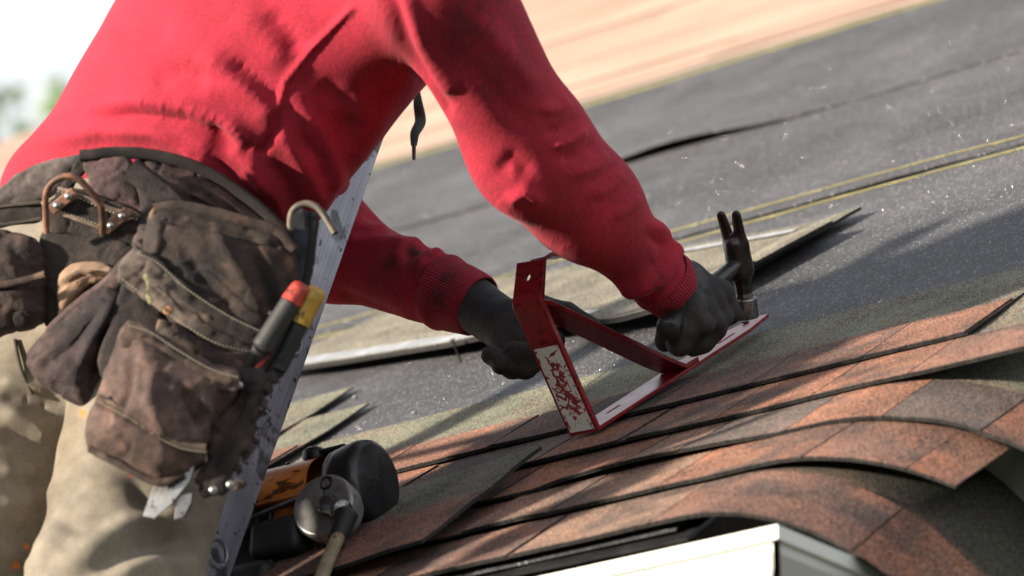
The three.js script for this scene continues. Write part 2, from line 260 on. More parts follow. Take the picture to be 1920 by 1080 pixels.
// a sheet with thickness on the roof; fold = {a, k}: it bends down past a; shift: [da per b]
function slab({ a0, a1, b0, b1, na, nb, top, th, fold, skew = 0, col, edge, shift }) {
  const pos = [], uv = [], color = [], idx = [];
  const place = (a, b, h) => {
    if (fold && a > fold.a) { const th2 = Math.min((a - fold.a) * fold.k, 1.05), s1 = th2 / fold.k, ex = a - fold.a - s1, c = Math.cos(th2), s = Math.sin(th2); return W(fold.a + s / fold.k + ex * c + h * s, b, -(1 - c) / fold.k - ex * s + h * c); }
    return W(a, b, h);
  };
  const A = (i, b) => lerp(typeof a0 === 'function' ? a0(b) : a0, typeof a1 === 'function' ? a1(b) : a1, i / na) + skew * (b - b0);
  const Bv = (i, j) => lerp(b0 + (edge ? edge(lerp(0, 1, i / na)) : 0), b1, j / nb) + (shift ? shift(i / na) : 0);
  const put = (a, b, h, c) => { const p = place(a, b, h); pos.push(p.x, p.y, p.z); uv.push(a, b); if (col) color.push(...c); };
  const grid = (h, flip, shade) => {
    const o = pos.length / 3;
    for (let j = 0; j <= nb; j++) for (let i = 0; i <= na; i++) { const b = Bv(i, j), a = A(i, b); put(a, b, h(a, b), shade || (col && col(a, b))); }
    for (let j = 0; j < nb; j++) for (let i = 0; i < na; i++) { const q = o + j * (na + 1) + i, w = q + na + 1; flip ? idx.push(q, w, q + 1, q + 1, w, w + 1) : idx.push(q, q + 1, w, q + 1, w + 1, w); }
  };
  const dark = [0.03, 0.028, 0.027];
  grid(top, false); grid((a, b) => top(a, b) - th, true, dark);
  const strip = (list) => { const o = pos.length / 3; list.forEach(([i, j]) => { const b = Bv(i, j), a = A(i, b), h = top(a, b); put(a, b, h, dark); put(a, b, h - th, dark); }); for (let q = 0; q < list.length - 1; q++) { const s = o + q * 2; idx.push(s, s + 1, s + 2, s + 2, s + 1, s + 3); } };
  const ia = [...Array(na + 1).keys()], jb = [...Array(nb + 1).keys()];
  strip(ia.map((i) => [i, 0])); strip(ia.map((i) => [i, nb]).reverse()); strip(jb.map((j) => [0, j]).reverse()); strip(jb.map((j) => [na, j]));
  const g = new THREE.BufferGeometry(); g.setAttribute('position', new THREE.Float32BufferAttribute(pos, 3)); g.setAttribute('uv', new THREE.Float32BufferAttribute(uv, 2));
  if (col) g.setAttribute('color', new THREE.Float32BufferAttribute(color, 3));
  g.setIndex(idx); g.computeVertexNormals(); return g;
}
{ // bare boards of the deck, up to the ridge
  const deck = part('roof_deck', slab({ a0: -9, a1: (b) => (b < 0.15 ? 0.35 : 0.6), b0: -0.45, b1: 4.86, na: 4, nb: 40, top: () => HF - 0.026, th: 0.02, col: () => [0.3, 0.2, 0.12] }), M.wood, house);
  for (let r = 0; r < 18; r++) {
    const b = 2.36 + r * 0.139; let a = -9 + rr(0, 1.5) - 1.5;
    while (a < 0.42) {
      const l = rr(1.6, 3.6), e = Math.min(a + l, 0.42), t = rr(0.9, 1.08), w = rr(-0.02, 0.02), lift = rr(-0.0015, 0.0015);
      if (e > -7.5) part('deck_board', slab({ a0: Math.max(a, -9), a1: e - 0.003, b0: b, b1: b + 0.1345, na: 2, nb: 1, top: () => HF - 0.003 + lift, th: 0.02, col: () => [0.66 * t, (0.535 + w) * t, (0.465 + w) * t] }), M.wood, deck);
      a = e;
    }
  }
  // the other slope and the gable wall under the ridge
  const back = slab({ a0: -9, a1: 0.44, b0: 0, b1: 1, na: 1, nb: 1, top: () => 0, th: 0.03 });
  const p = back.attributes.position, ry = W(0, 4.86, HF - 0.01), v = V(0, 0, 0);
  for (let i = 0; i < p.count; i++) { v.fromBufferAttribute(p, i); const b = v.dot(S), h = v.dot(N); p.setXYZ(i, v.x, ry.y - b * 2.9 * S.y + h * N.y, ry.z + b * 2.9 * S.z - h * N.z); }
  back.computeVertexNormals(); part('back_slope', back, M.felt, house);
}
// felt: three courses, each lapped over the one below
const wave = (a, b) => 0.0035 * fbm(a * 2.2, b * 4, 3, 3) + 0.002 * fbm(a * 9, b * 7, 9, 2);
const edgeW = (k) => (t) => 0.02 * fbm(t * 9, k, 2.5, 3);
const lineAt = { };
{
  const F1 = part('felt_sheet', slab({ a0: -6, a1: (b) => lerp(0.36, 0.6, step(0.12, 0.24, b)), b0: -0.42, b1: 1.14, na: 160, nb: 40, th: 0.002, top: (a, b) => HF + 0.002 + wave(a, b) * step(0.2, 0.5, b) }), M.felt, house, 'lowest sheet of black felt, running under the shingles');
  const lap = (b0, bUp, a) => (b) => 0;
  const lift2 = (a) => 0.0004 + 0.011 * Math.max(0, fbm(a * 2.4 + 0.7, 1.3, 4, 2) + 0.02);
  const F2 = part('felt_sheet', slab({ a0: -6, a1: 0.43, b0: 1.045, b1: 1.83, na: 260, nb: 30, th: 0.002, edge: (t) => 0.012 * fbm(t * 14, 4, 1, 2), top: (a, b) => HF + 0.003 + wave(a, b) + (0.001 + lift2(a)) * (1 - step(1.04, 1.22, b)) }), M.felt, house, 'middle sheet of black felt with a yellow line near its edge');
  const lift3 = (a) => 0.001 + 0.016 * Math.exp(-(((a + 0.86) / 0.16) ** 2)) + 0.008 * Math.max(0, fbm(a * 2.3, 7.7, 1, 2));
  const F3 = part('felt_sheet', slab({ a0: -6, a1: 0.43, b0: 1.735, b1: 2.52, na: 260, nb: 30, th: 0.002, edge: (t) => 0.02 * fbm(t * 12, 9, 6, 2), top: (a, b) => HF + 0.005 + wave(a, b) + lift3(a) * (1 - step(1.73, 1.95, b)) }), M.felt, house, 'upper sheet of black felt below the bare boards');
  const strip = (b, w, top, k, e) => slab({ a0: -6, a1: 0.355, b0: b, b1: b + w, na: 260, nb: 1, th: 0.0005, shift: (t) => 0.022 * fbm(t * 22, k || 1.5, 3, 2), top: (a, q) => top(a, q) + 0.0012 });
  part('printed_line', strip(1.018, 0.009, (a, b) => HF + 0.002 + wave(a, b)), M.line, F1);
  part('printed_line', strip(1.085, 0.009, (a, b) => HF + 0.003 + wave(a, b) + (0.001 + lift2(a)) * (1 - step(1.04, 1.22, b))), M.line, F2);
  part('printed_line', strip(2.45, 0.024, (a, b) => HF + 0.005 + wave(a, b)), M.line, F3);
}
// mineral glints bedded in the felt
{
  const n = 42000, g = new THREE.CircleGeometry(0.00028, 5);
  const o = new THREE.InstancedMesh(g, mat({ color: C(0.75, 0.76, 0.8), roughness: 0.3, metalness: 0.7, side: THREE.DoubleSide }), n), m = new THREE.Matrix4(), half = SUN.clone().sub(FWD).normalize();
  for (let i = 0; i < n; i++) {
    const b = 0.36 + 2.08 * Math.pow(rnd(), 0.9), a = rr(b < 0.62 ? -0.6 : -2.2, 0.42), q = half.clone().multiplyScalar(0.9).addScaledVector(N, 0.15).add(V(rr(-1, 1), rr(-1, 1), rr(-1, 1)).multiplyScalar(0.7)).normalize(), s = rr(0.5, 1.0);
    m.copy(axisFrame(W(a, b, HF + (b < 1.04 ? 0.0026 : b < 1.74 ? 0.005 : 0.0075) + wave(a, b) * step(0.2, 0.5, b)), q)).multiply(new THREE.Matrix4().makeRotationX(-Math.PI / 2)).scale(V(s, s, s)); o.setMatrixAt(i, m);
  }
  o.name = 'mineral_glint'; o.userData = { kind: 'stuff' }; o.position.copy(house.position).negate(); house.add(o);
}

// shingles
const TONES = { rust: [0.40, 0.19, 0.125], brown: [0.30, 0.16, 0.12], grey: [0.20, 0.15, 0.135], dark: [0.13, 0.10, 0.095], tan: [0.385, 0.235, 0.17] };
const OLIVE = [0.25, 0.25, 0.185], OLIVE2 = [0.29, 0.245, 0.18];
function blotch(base, a, b, s) { // granules blended in clouds of another colour
  const n = fbm(a * 24 + s, b * 24, s, 3), k = step(0.02, 0.32, n), d = step(-0.04, 0.3, fbm(a * 15 - s, b * 20, s + 9, 3));
  return mix3(mix3(base, [base[0] * 1.25, base[1] * 1.12, base[2] * 1.05], k), [0.11, 0.085, 0.08], 0.72 * d);
}
const EXP = 0.127;
let sid = 0;
function shingle({ a0, a1, b0, tabs, fold, lift = 0.008, h0 = 0.0135, label, flatEnd, head = 1, parent = house, tone = 'brown', fall = 0.05, headOlive = true }) {
  const s = ++sid * 3.7, skw = rr(-0.06, 0.06), n = Math.ceil((a1 - a0) / 0.02);
  const up = (a) => 0.75 * lift * Math.max(0, fbm(a * 4.3 + s, s, 1, 2) * 1.6 + 0.1);
  const top = (a, b) => { const v = b - b0; return HF + h0 - fall * Math.min(v, 0.19) + up(a) * (1 - clamp(v / EXP)) ** 2; };
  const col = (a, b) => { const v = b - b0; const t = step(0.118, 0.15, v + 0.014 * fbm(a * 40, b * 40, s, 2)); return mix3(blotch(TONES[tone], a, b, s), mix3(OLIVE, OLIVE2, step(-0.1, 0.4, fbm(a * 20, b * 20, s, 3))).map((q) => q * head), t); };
  const wob = (t) => 0.0032 * fbm(t * n * 0.35, s, 2, 2) + 0.0016 * fbm(t * n * 2.1, s, 5, 2);
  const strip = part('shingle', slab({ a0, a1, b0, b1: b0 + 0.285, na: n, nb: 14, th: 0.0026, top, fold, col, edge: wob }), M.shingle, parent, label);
  for (const [t0, t1, tn, wk = 0] of tabs) {
    const base = TONES[tn], m = Math.max(3, Math.ceil((t1 - t0) / 0.011)), sk = skw, q = s + t0 * 9;
    part('shingle_tab', slab({ a0: t0, a1: t1, b0: b0 - 0.001, b1: b0 + EXP - 0.002, na: m, nb: 12, th: 0.0022, skew: sk, fold, top: (a, b) => top(a, b) + 0.0021, col: (a, b) => blotch(base, a, b, q), edge: (t) => wob((lerp(t0, t1, t) - a0) / (a1 - a0)) }), M.shingle, strip);
  }
  return strip;
}
const autoTabs = (a0, a1) => { const out = [], names = ['rust', 'brown', 'tan', 'rust', 'brown', 'grey', 'rust']; let a = a0; while (a < a1 - 0.03) { const e = Math.min(a + rr(0.09, 0.19), a1); out.push([a + 0.002, e - 0.002, names[Math.floor(rnd() * names.length)]]); a = e + (rnd() < 0.35 ? rr(0.05, 0.1) : 0); } return out; };
{
  const L = -1.45;
  // eave course
  shingle({ a0: L, a1: -0.42, b0: -0.425, tabs: autoTabs(L, -0.42), lift: 0.006 });
  shingle({ a0: -0.418, a1: 0.74, b0: -0.425, lift: 0.006, head: 0.3, fold: { a: 0.372, k: 4.0 }, tabs: [...autoTabs(-0.418, 0.16), [0.162, 0.335, 'tan'], [0.337, 0.566, 'brown'], [0.5685, 0.738, 'rust']], label: 'lowest shingle strip, curving down over the corner' });  // low head darkens the olive upper half, painting the next course's shadow
  // second course
  shingle({ a0: L, a1: -0.3, b0: -0.293, tabs: autoTabs(L, -0.3), lift: 0.01 });
  shingle({ a0: -0.298, a1: 0.622, b0: -0.293, lift: 0.014, fold: { a: 0.402, k: 2.9 }, tabs: [...autoTabs(-0.298, 0.13), [0.132, 0.27, 'tan'], [0.272, 0.449, 'rust'], [0.4515, 0.567, 'brown'], [0.568, 0.622, 'rust']], label: 'second shingle strip, its end bent down over the corner' });
  // third course
  shingle({ a0: L, a1: -0.02, b0: -0.184, tabs: autoTabs(L, -0.02), lift: 0.01 });
  shingle({ a0: -0.018, a1: 0.82, b0: -0.184, lift: 0.013, fold: { a: 0.412, k: 2.9 }, tabs: [...autoTabs(-0.018, 0.24), [0.242, 0.375, 'grey'], [0.3765, 0.49, 'rust'], [0.4915, 0.6, 'grey'], [0.6025, 0.72, 'rust']], label: 'third shingle strip, sagging at its right end' });
  // fourth course stays flat
  shingle({ a0: L, a1: -0.22, b0: -0.07, tabs: autoTabs(L, -0.22), lift: 0.01 });
  shingle({ a0: -0.218, a1: 0.64, b0: -0.07, lift: 0.006, tabs: [...autoTabs(-0.218, 0.1), [0.102, 0.22, 'brown'], [0.222, 0.347, 'rust'], [0.349, 0.47, 'rust'], [0.472, 0.63, 'brown']], label: 'fourth shingle strip, its straight end sticking out over the corner' });
  // fifth and last full course
  shingle({ a0: L, a1: -0.172, b0: 0.056, tabs: autoTabs(L, -0.172), lift: 0.01 });
  shingle({ a0: -0.17, a1: 0.484, b0: 0.056, lift: 0.01, tabs: [[-0.168, -0.07, 'brown'], [-0.068, 0.06, 'dark'], [0.062, 0.2, 'brown'], [0.202, 0.35, 'rust'], [0.352, 0.482, 'rust']], label: 'topmost laid shingle strip, its olive upper half still bare' });
  // two courses begun at the left
  shingle({ a0: -1.5, a1: -0.632, b0: 0.186, tabs: autoTabs(-1.5, -0.632), lift: 0.012, h0: 0.02 });
  shingle({ a0: -1.6, a1: -0.742, b0: 0.31, tabs: autoTabs(-1.6, -0.742), lift: 0.012, h0: 0.02 });
}
{ // drip edge, fascia, soffit, walls, the side under the corner
  const e = (b, h) => W(0, b, h), z0 = e(-0.41, HF).z, y0 = e(-0.41, HF).y;
  part('drip_edge', slab({ a0: -4, a1: 0.38, b0: -0.435, b1: -0.3, na: 120, nb: 3, th: 0.004, top: (a, b) => HF - 0.004 + 0.003 * fbm(a * 12, 3, 1, 2), edge: (t) => 0.004 * fbm(t * 60, 1, 1, 2) }), M.black, house);
  part('fascia', box(5, 0.16, 0.02, frame(V(-2.05, y0 - 0.12, z0 - 0.018), U, V(0, 1, 0), V(0, 0, 1))), M.darkWood, house);
  part('soffit', box(5, 0.015, 0.4, frame(V(-2.05, y0 - 0.195, z0 - 0.22), U, V(0, 1, 0), V(0, 0, 1))), M.white, house);
  part('front_wall', box(9, 3.0, 0.15, frame(V(-4.1, y0 - 1.55 - 0.16, z0 - 0.46), U, V(0, 1, 0), V(0, 0, 1))), M.wall, house);
  const sh = new THREE.Shape([new THREE.Vector2(-z0 + 0.02, y0 - 0.05), new THREE.Vector2(-W(0, 4.8, 0).z, W(0, 4.8, -0.06).y), new THREE.Vector2(-W(0, 4.8, 0).z + 3.9, y0 - 0.05), new THREE.Vector2(-W(0, 4.8, 0).z + 3.9, GROUND), new THREE.Vector2(-z0 + 0.5, GROUND), new THREE.Vector2(-z0 + 0.5, y0 - 0.2), new THREE.Vector2(-z0 + 0.02, y0 - 0.2)].map((q) => q));
  const gw = new THREE.ExtrudeGeometry(sh, { depth: 0.1, bevelEnabled: false }); gw.rotateY(Math.PI / 2); gw.translate(0.24, 0, 0); part('gable_wall', boxUv(gw), M.black, house);
  part('rake_board', slab({ a0: 0.34, a1: 0.36, b0: -0.4, b1: 4.8, na: 1, nb: 2, th: 0.14, top: () => HF - 0.008 }), M.darkWood, house);
  // grey trim beyond the corner
  const c0 = PX(1842, 866, 0.53), dx = V(0.94, 0, -0.34).normalize();
  part('corner_trim', [box(0.34, 0.14, 0.02, frame(c0.clone().addScaledVector(dx, 0.165).add(V(0, -0.055, 0)), dx, V(0, 1, 0), dx.clone().cross(V(0, 1, 0))), 0.003), box(0.35, 0.012, 0.03, frame(c0.clone().addScaledVector(dx, 0.168).add(V(0, 0.017, 0)), dx, V(0, 1, 0), dx.clone().cross(V(0, 1, 0))), 0.003)], M.greyTrim, house, 'grey trim piece beyond the drooping shingles');
}
{ // white gutter with a mitred corner
  const cx = 0.549, cz = 0.43, top = -0.313, D = 0.092;
  const prof = [[0.004, 0], [0.004, -0.068], [0.0, -0.072], [0.052, -0.072], [0.058, -0.066], [0.062, -0.05], [0.074, -0.036], [0.084, -0.024], [0.086, -0.016], [0.092, -0.014], [0.092, 0], [0.074, 0], [0.074, -0.004], [0.087, -0.004], [0.083, -0.02], [0.07, -0.034], [0.058, -0.048], [0.053, -0.062], [0.008, -0.066]];
  const run = (P, Q) => { const pos = [], idx = [], uv = []; for (let i = 0; i < prof.length; i++) { const j = (i + 1) % prof.length, o = pos.length / 3; for (const [q, f] of [[prof[i], P], [prof[i], Q], [prof[j], P], [prof[j], Q]]) { const v = f(q[0] - D, q[1]); pos.push(v.x, v.y, v.z); uv.push(v.x + v.z, v.y); } idx.push(o, o + 1, o + 2, o + 2, o + 1, o + 3); } const g = new THREE.BufferGeometry(); g.setAttribute('position', new THREE.Float32BufferAttribute(pos, 3)); g.setAttribute('uv', new THREE.Float32BufferAttribute(uv, 2)); g.setIndex(idx); g.computeVertexNormals(); return g; };
  const corner = (d, y) => V(cx + d, top + y, cz + d);
  const gutter = part('gutter', run((d, y) => V(-4, top + y, cz + d), corner), M.whiteGutter, house, 'white front gutter under the shingle edge');
  part('gutter_return', run(corner, (d, y) => V(cx + d, top + y, -1.2)), M.whiteGutter, gutter, 'short side length of the white gutter');
  part('corner_seam', box(0.006, 0.075, 0.006, frame(V(cx - 0.005, top - 0.045, cz - 0.005), V(1, 0, 1).normalize(), V(0, 1, 0), V(1, 0, -1).normalize()), 0.001), M.whiteGutter, gutter);
}

// ------------------------------------------------------------------ trees beyond the ridge
function tree(label, px, py, dist, spread, hgt, n, col) {
  const topP = EYE.clone().addScaledVector(ray(px, py), dist), base = V(topP.x, GROUND, topP.z);
  const t = thing('leafy_tree', label, 'tree', base, 'trees beyond the roof ridge'), H = topP.y - GROUND;
  const trunk = [cyl(V(0, 0, 0), V(0.2, H * 0.55, 0), 0.28, 0.16), cyl(V(0.2, H * 0.55, 0), V(0, H * 0.95, 0), 0.16, 0.04)];
  const limbs = []; for (let i = 0; i < 9; i++) { const y = H * rr(0.4, 0.85), an = rr(0, 6.28), l = spread * rr(0.4, 0.9); const q = V(Math.cos(an) * l, y + l * 0.5, Math.sin(an) * l); limbs.push(q); trunk.push(cyl(V(0.1, y, 0), q, 0.07, 0.02, 8)); }
  const tg = merged(trunk); const tm = new THREE.Mesh(tg, M.bark); tm.name = 'trunk'; t.add(tm);
  const pos = [], nor = [], idx = [], uv = [];
  const clumps = []; for (let i = 0; i < 44; i++) { const an = rr(0, 6.28), k = Math.sqrt(rnd()), y = rr(0.45, 0.97); const r = spread * k * Math.min(1, 0.1 + 2.6 * (1 - y)); clumps.push(V(Math.cos(an) * r, H * y, Math.sin(an) * r)); }
  clumps.push(V(0, H * 0.985, 0));
  for (let i = 0; i < n; i++) {
    const c = clumps[Math.floor(rnd() * clumps.length)], d = V(rr(-1, 1), rr(-1, 1), rr(-1, 1)).normalize().multiplyScalar(spread * rr(0.12, 0.3) * Math.cbrt(rnd())), p = c.clone().add(d).setY(Math.min(c.y + d.y, H * 1.01));
    const a = V(rr(-1, 1), rr(-1, 1), rr(-1, 1)).normalize(), b = a.clone().cross(V(rr(-1, 1), rr(-1, 1), rr(-1, 1))).normalize(), s = rr(0.05, 0.11), nn = a.clone().cross(b), o = pos.length / 3;
    for (const [u, w] of [[-1, 0], [0, -0.5], [1, 0], [0, 0.5]]) { const q = p.clone().addScaledVector(a, u * s).addScaledVector(b, w * s); pos.push(q.x, q.y, q.z); nor.push(nn.x, nn.y, nn.z); uv.push(u, w); }
    idx.push(o, o + 1, o + 2, o, o + 2, o + 3);
  }
  const g = new THREE.BufferGeometry(); g.setAttribute('position', new THREE.Float32BufferAttribute(pos, 3)); g.setAttribute('normal', new THREE.Float32BufferAttribute(nor, 3)); g.setAttribute('uv', new THREE.Float32BufferAttribute(uv, 2)); g.setIndex(idx);
  const lm = M.leaf.clone(); lm.color = C(...col); const cm = new THREE.Mesh(g, lm); cm.name = 'crown'; t.add(cm);
}
tree('dark green treetop at the left edge beyond the bare boards', -22, 150, 34, 1.3, 0, 3800, [0.14, 0.25, 0.05]);
tree('light green treetop just left of the red sweatshirt', 118, 150, 40, 1.0, 0, 3000, [0.24, 0.36, 0.1]);
tree('hazy low treetop between the two nearer treetops', 66, 222, 62, 2.2, 0, 6000, [0.22, 0.3, 0.16]);

// ------------------------------------------------------------------ loose shingles lying on the roof
// laid by their lower right corner c (a, b), turned by ang in the roof's plane
function looseShingle({ name = 'loose_shingle', label, corner, ang, len, wid, h, lift, curl = 0, colA, tapeRow, crease, group, rag = 0 }) {
  const dx = [-Math.cos(ang), Math.sin(ang)], dy = [Math.sin(ang), Math.cos(ang)], s = ++sid * 5.1;
  const base = W(corner[0], corner[1], 0), root = thing(name, label, 'shingle', base, group), nx = 60, ny = 22;
  const place = (u, v, dh) => { const uu = u * len + rag * fbm(v * 7, s, 1, 3), vv = v * wid; const hh = h + lift(u, v) + dh; return W(corner[0] + dx[0] * uu + dy[0] * vv, corner[1] + dx[1] * uu + dy[1] * vv, hh); };
  const sheet = (u0, u1, v0, v1, off, th, col, mu = nx, mv = ny) => {
    const pos = [], uv = [], c = [], idx = [], dark = [0.025, 0.024, 0.023];
    const put = (u, v, d, k) => { const p = place(u, v, d); pos.push(p.x, p.y, p.z); uv.push(u * len, v * wid); c.push(...k); };
    for (const [d, fl] of [[off, 0], [off - th, 1]]) { const o = pos.length / 3; for (let j = 0; j <= mv; j++) for (let i = 0; i <= mu; i++) { const u = lerp(u0, u1, i / mu), v = lerp(v0, v1, j / mv); put(u, v, d, fl ? dark : col(u, v)); } for (let j = 0; j < mv; j++) for (let i = 0; i < mu; i++) { const q = o + j * (mu + 1) + i, w = q + mu + 1; fl ? idx.push(q, q + 1, w, q + 1, w + 1, w) : idx.push(q, w, q + 1, q + 1, w, w + 1); } }
    const strip = (L) => { const o = pos.length / 3; L.forEach(([u, v]) => { put(u, v, off, dark); put(u, v, off - th, dark); }); for (let q = 0; q < L.length - 1; q++) { const t = o + 2 * q; idx.push(t, t + 2, t + 1, t + 2, t + 3, t + 1); } };
    const us = [...Array(mu + 1).keys()].map((i) => lerp(u0, u1, i / mu)), vs = [...Array(mv + 1).keys()].map((i) => lerp(v0, v1, i / mv));
    strip(us.map((u) => [u, v0])); strip(us.map((u) => [u, v1]).reverse()); strip(vs.map((v) => [u0, v]).reverse()); strip(vs.map((v) => [u1, v]));
    const g = new THREE.BufferGeometry(); g.setAttribute('position', new THREE.Float32BufferAttribute(pos, 3)); g.setAttribute('uv', new THREE.Float32BufferAttribute(uv, 2)); g.setAttribute('color', new THREE.Float32BufferAttribute(c, 3)); g.setIndex(idx); g.computeVertexNormals(); return g;
  };
  part('mat', sheet(0, 1, 0, 1, 0, 0.0045, colA), M.shingle, root);
  if (crease) part('backing_strip', sheet(0, 1, 0, crease, 0.0022, 0.0022, colA), M.shingle, root);
  if (tapeRow) for (const [u0, u1, v0, v1, k] of tapeRow) { const g = sheet(u0, u1, v0, v1, 0.0035, 0.0006, () => [1, 1, 1], 40, 4); g.deleteAttribute('color'); part('release_tape', g, M.tape, root); }
  return root;
}
const backCol = (s) => (u, v) => { const n = fbm(u * 16 + s, v * 6, s, 4); return mix3([0.335, 0.3, 0.235], [0.25, 0.225, 0.18], step(-0.2, 0.35, n)); };
looseShingle({ label: 'loose shingle lying face down, bluish tape along its lower edge', corner: [-0.14, 0.475], ang: 0.335, len: 0.95, wid: 0.295, h: HF + 0.012, crease: 0.52, group: 'loose shingles face down on the felt',
  lift: (u, v) => 0.006 + 0.013 * (1 - v) ** 2 * (0.7 + 0.9 * fbm(u * 3.6, 1, 2, 2)) + 0.012 * (1 - step(0, 0.15, u)), colA: backCol(1), rag: 0.004, tapeRow: [[0.2, 0.99, 0.015, 0.13]] });
looseShingle({ label: 'second loose shingle, lying underneath the one with the tape', corner: [-0.14, 0.58], ang: 0.29, len: 0.95, wid: 0.29, h: HF + 0.006, group: 'loose shingles face down on the felt',
  lift: (u, v) => 0.001 + 0.01 * (1 - step(0, 0.12, u)), colA: (u, v) => mix3(backCol(4)(u, v), OLIVE, 0.5 * step(0.8, 0.9, v)), rag: 0.006, tapeRow: [[0.1, 0.5, 0.86, 0.9]] });
looseShingle({ label: 'loose shingle with grey green upper half under the nail gun', corner: [0.012, -0.365], ang: -0.05, len: 0.84, wid: 0.285, h: HF + 0.026, group: 'loose shingles right side up',
  lift: (u, v) => 0.004 + 0.006 * (1 - step(0, 0.15, u)) + 0.004 * fbm(u * 5, v * 2, 3, 2), rag: 0.003,
  colA: (u, v) => { const t = step(0.5, 0.58, v + 0.03 * fbm(u * 30, v * 8, 2, 2)); return mix3(blotch(TONES.brown, u, v * 0.3, 7), mix3(OLIVE, [0.12, 0.125, 0.11], 0.5), t); } });

// ------------------------------------------------------------------ red roof bracket
{
  const ang = 9 * Math.PI / 180, X0 = U.clone().multiplyScalar(Math.cos(ang)).addScaledVector(S, -Math.sin(ang)), Y0 = S.clone().multiplyScalar(Math.cos(ang)).addScaledVector(U, Math.sin(ang));
  const O = W(0.002, 0.004, 0.004), Mx = frame(O, X0, Y0, N), w = 0.046, th = 0.0042;
  const root = thing('roof_bracket', 'red steel roof bracket with a worn white label standing on the shingles', 'roof bracket', O);
  // a strip bent in the y-z plane, width along x
  const ribbon = (path, wd = w, thick = th, x0 = 0) => {
    const sh = []; const nrm = path.map((p, i) => { const a = path[Math.max(0, i - 1)], b = path[Math.min(path.length - 1, i + 1)], dx = b[0] - a[0], dy = b[1] - a[1], l = Math.hypot(dx, dy); return [-dy / l, dx / l]; });
    path.forEach((p, i) => sh.push(new THREE.Vector2(p[0] + nrm[i][0] * thick / 2, p[1] + nrm[i][1] * thick / 2))); [...path.keys()].reverse().forEach((i) => sh.push(new THREE.Vector2(path[i][0] - nrm[i][0] * thick / 2, path[i][1] - nrm[i][1] * thick / 2)));
    const g = new THREE.ExtrudeGeometry(new THREE.Shape(sh), { depth: wd - 0.0016, bevelEnabled: true, bevelSize: 0.0008, bevelThickness: 0.0008, bevelSegments: 2, curveSegments: 4 });
    g.translate(0, 0, -(wd - 0.0016) / 2); const m = new THREE.Matrix4().makeBasis(V(0, 1, 0), V(0, 0, 1), V(1, 0, 0)); g.applyMatrix4(m); g.translate(x0, 0, 0); g.scale(1, 1, 0.965); boxUv(g); return g.applyMatrix4(Mx);
  };
  const arc = (pts, r = 0.006) => pts;
  // strap with a pointed upper end and nail slots
  const strap = new THREE.Shape([[-w / 2, 0.0], [w / 2, 0.0], [w / 2, 0.3], [0.012, 0.353], [-0.004, 0.353], [-w / 2, 0.31]].map((q) => new THREE.Vector2(...q)));
  const slot = (x, y, l, r = 0.0028) => { const p = new THREE.Path(); p.moveTo(x - r, y); p.lineTo(x - r, y + l); p.absarc(x, y + l, r, Math.PI, 0, true); p.lineTo(x + r, y); p.absarc(x, y, r, 0, -Math.PI, true); return p; };
  strap.holes.push(slot(0.004, 0.262, 0.03), slot(-0.01, 0.215, 0.03), slot(0.009, 0.17, 0.028), slot(-0.004, 0.05, 0.022));
  const sg = new THREE.ExtrudeGeometry(strap, { depth: th - 0.0012, bevelEnabled: true, bevelSize: 0.0006, bevelThickness: 0.0006, bevelSegments: 2 }); sg.translate(0, 0, 0.002); boxUv(sg);
  part('strap', sg.applyMatrix4(Mx), M.redPaint, root);
  part('arm', ribbon([[0, 0.002], [-0.005, 0.09], [-0.010, 0.168], [-0.0085, 0.174], [-0.004, 0.179]]), M.redPaint, root);
  // head plate with its hole, hook at the top
  const hp = new THREE.Shape([[-w / 2, 0], [w / 2, 0], [w / 2 - 0.001, 0.04], [-w / 2 + 0.002, 0.042]].map((q) => new THREE.Vector2(...q))); const hole = new THREE.Path(); hole.absarc(-0.002, 0.022, 0.0046, 0, Math.PI * 2, true); hp.holes.push(hole);
  const hg = new THREE.ExtrudeGeometry(hp, { depth: th - 0.0012, bevelEnabled: true, bevelSize: 0.0006, bevelThickness: 0.0006, bevelSegments: 2, curveSegments: 20 }); boxUv(hg);
  hg.applyMatrix4(new THREE.Matrix4().makeRotationX(Math.PI / 2 - 0.62)); hg.translate(0, -0.003, 0.178); hg.scale(1, 1, 0.965); hg.applyMatrix4(Mx);
  const head = part('head_plate', hg, M.redPaint, root);
  const top = [-0.003 + 0.042 * Math.sin(0.62), 0.178 + 0.042 * Math.cos(0.62)];
  part('hook', ribbon([[top[0] - 0.001, top[1]], [top[0] + 0.012, top[1] + 0.0005], [top[0] + 0.035, top[1] - 0.009]], 0.022, 0.0035, 0.0105), M.redPaint, head);
  part('brace', ribbon([[-0.006, 0.168], [0.004, 0.163], [0.155, 0.026], [0.176, 0.009], [0.2, 0.0085]], w * 0.92, th), M.redPaint, root);
  // worn white label on the arm
  const cv = document.createElement('canvas'); cv.width = 256; cv.height = 640; const c = cv.getContext('2d');
  c.fillStyle = '#dcd9d2'; c.fillRect(0, 0, 256, 640);
  for (let i = 0; i < 900; i++) { c.fillStyle = `rgba(90,85,80,${rr(0.03, 0.16)})`; c.fillRect(rr(0, 256), rr(0, 640), rr(1, 5), rr(3, 30)); }
  c.lineCap = 'round';
  for (let i = 0; i < 46; i++) { c.strokeStyle = i % 3 ? '#9a2b30' : '#77232a'; c.lineWidth = rr(6, 22); let x = rr(75, 180), y = rr(60, 590); c.beginPath(); c.moveTo(x, y); for (let k = 0; k < 3; k++) { x += rr(-38, 38); y += rr(-34, 34); c.lineTo(x, y); } c.stroke(); }
  for (let i = 0; i < 45; i++) { c.fillStyle = i % 2 ? '#8c1d26' : '#5b5550'; c.beginPath(); const e = rnd() < 0.5 ? rr(0, 24) : rr(232, 256); c.ellipse(e, rr(0, 640), rr(3, 10), rr(5, 24), rr(0, 3), 0, 7); c.fill(); }
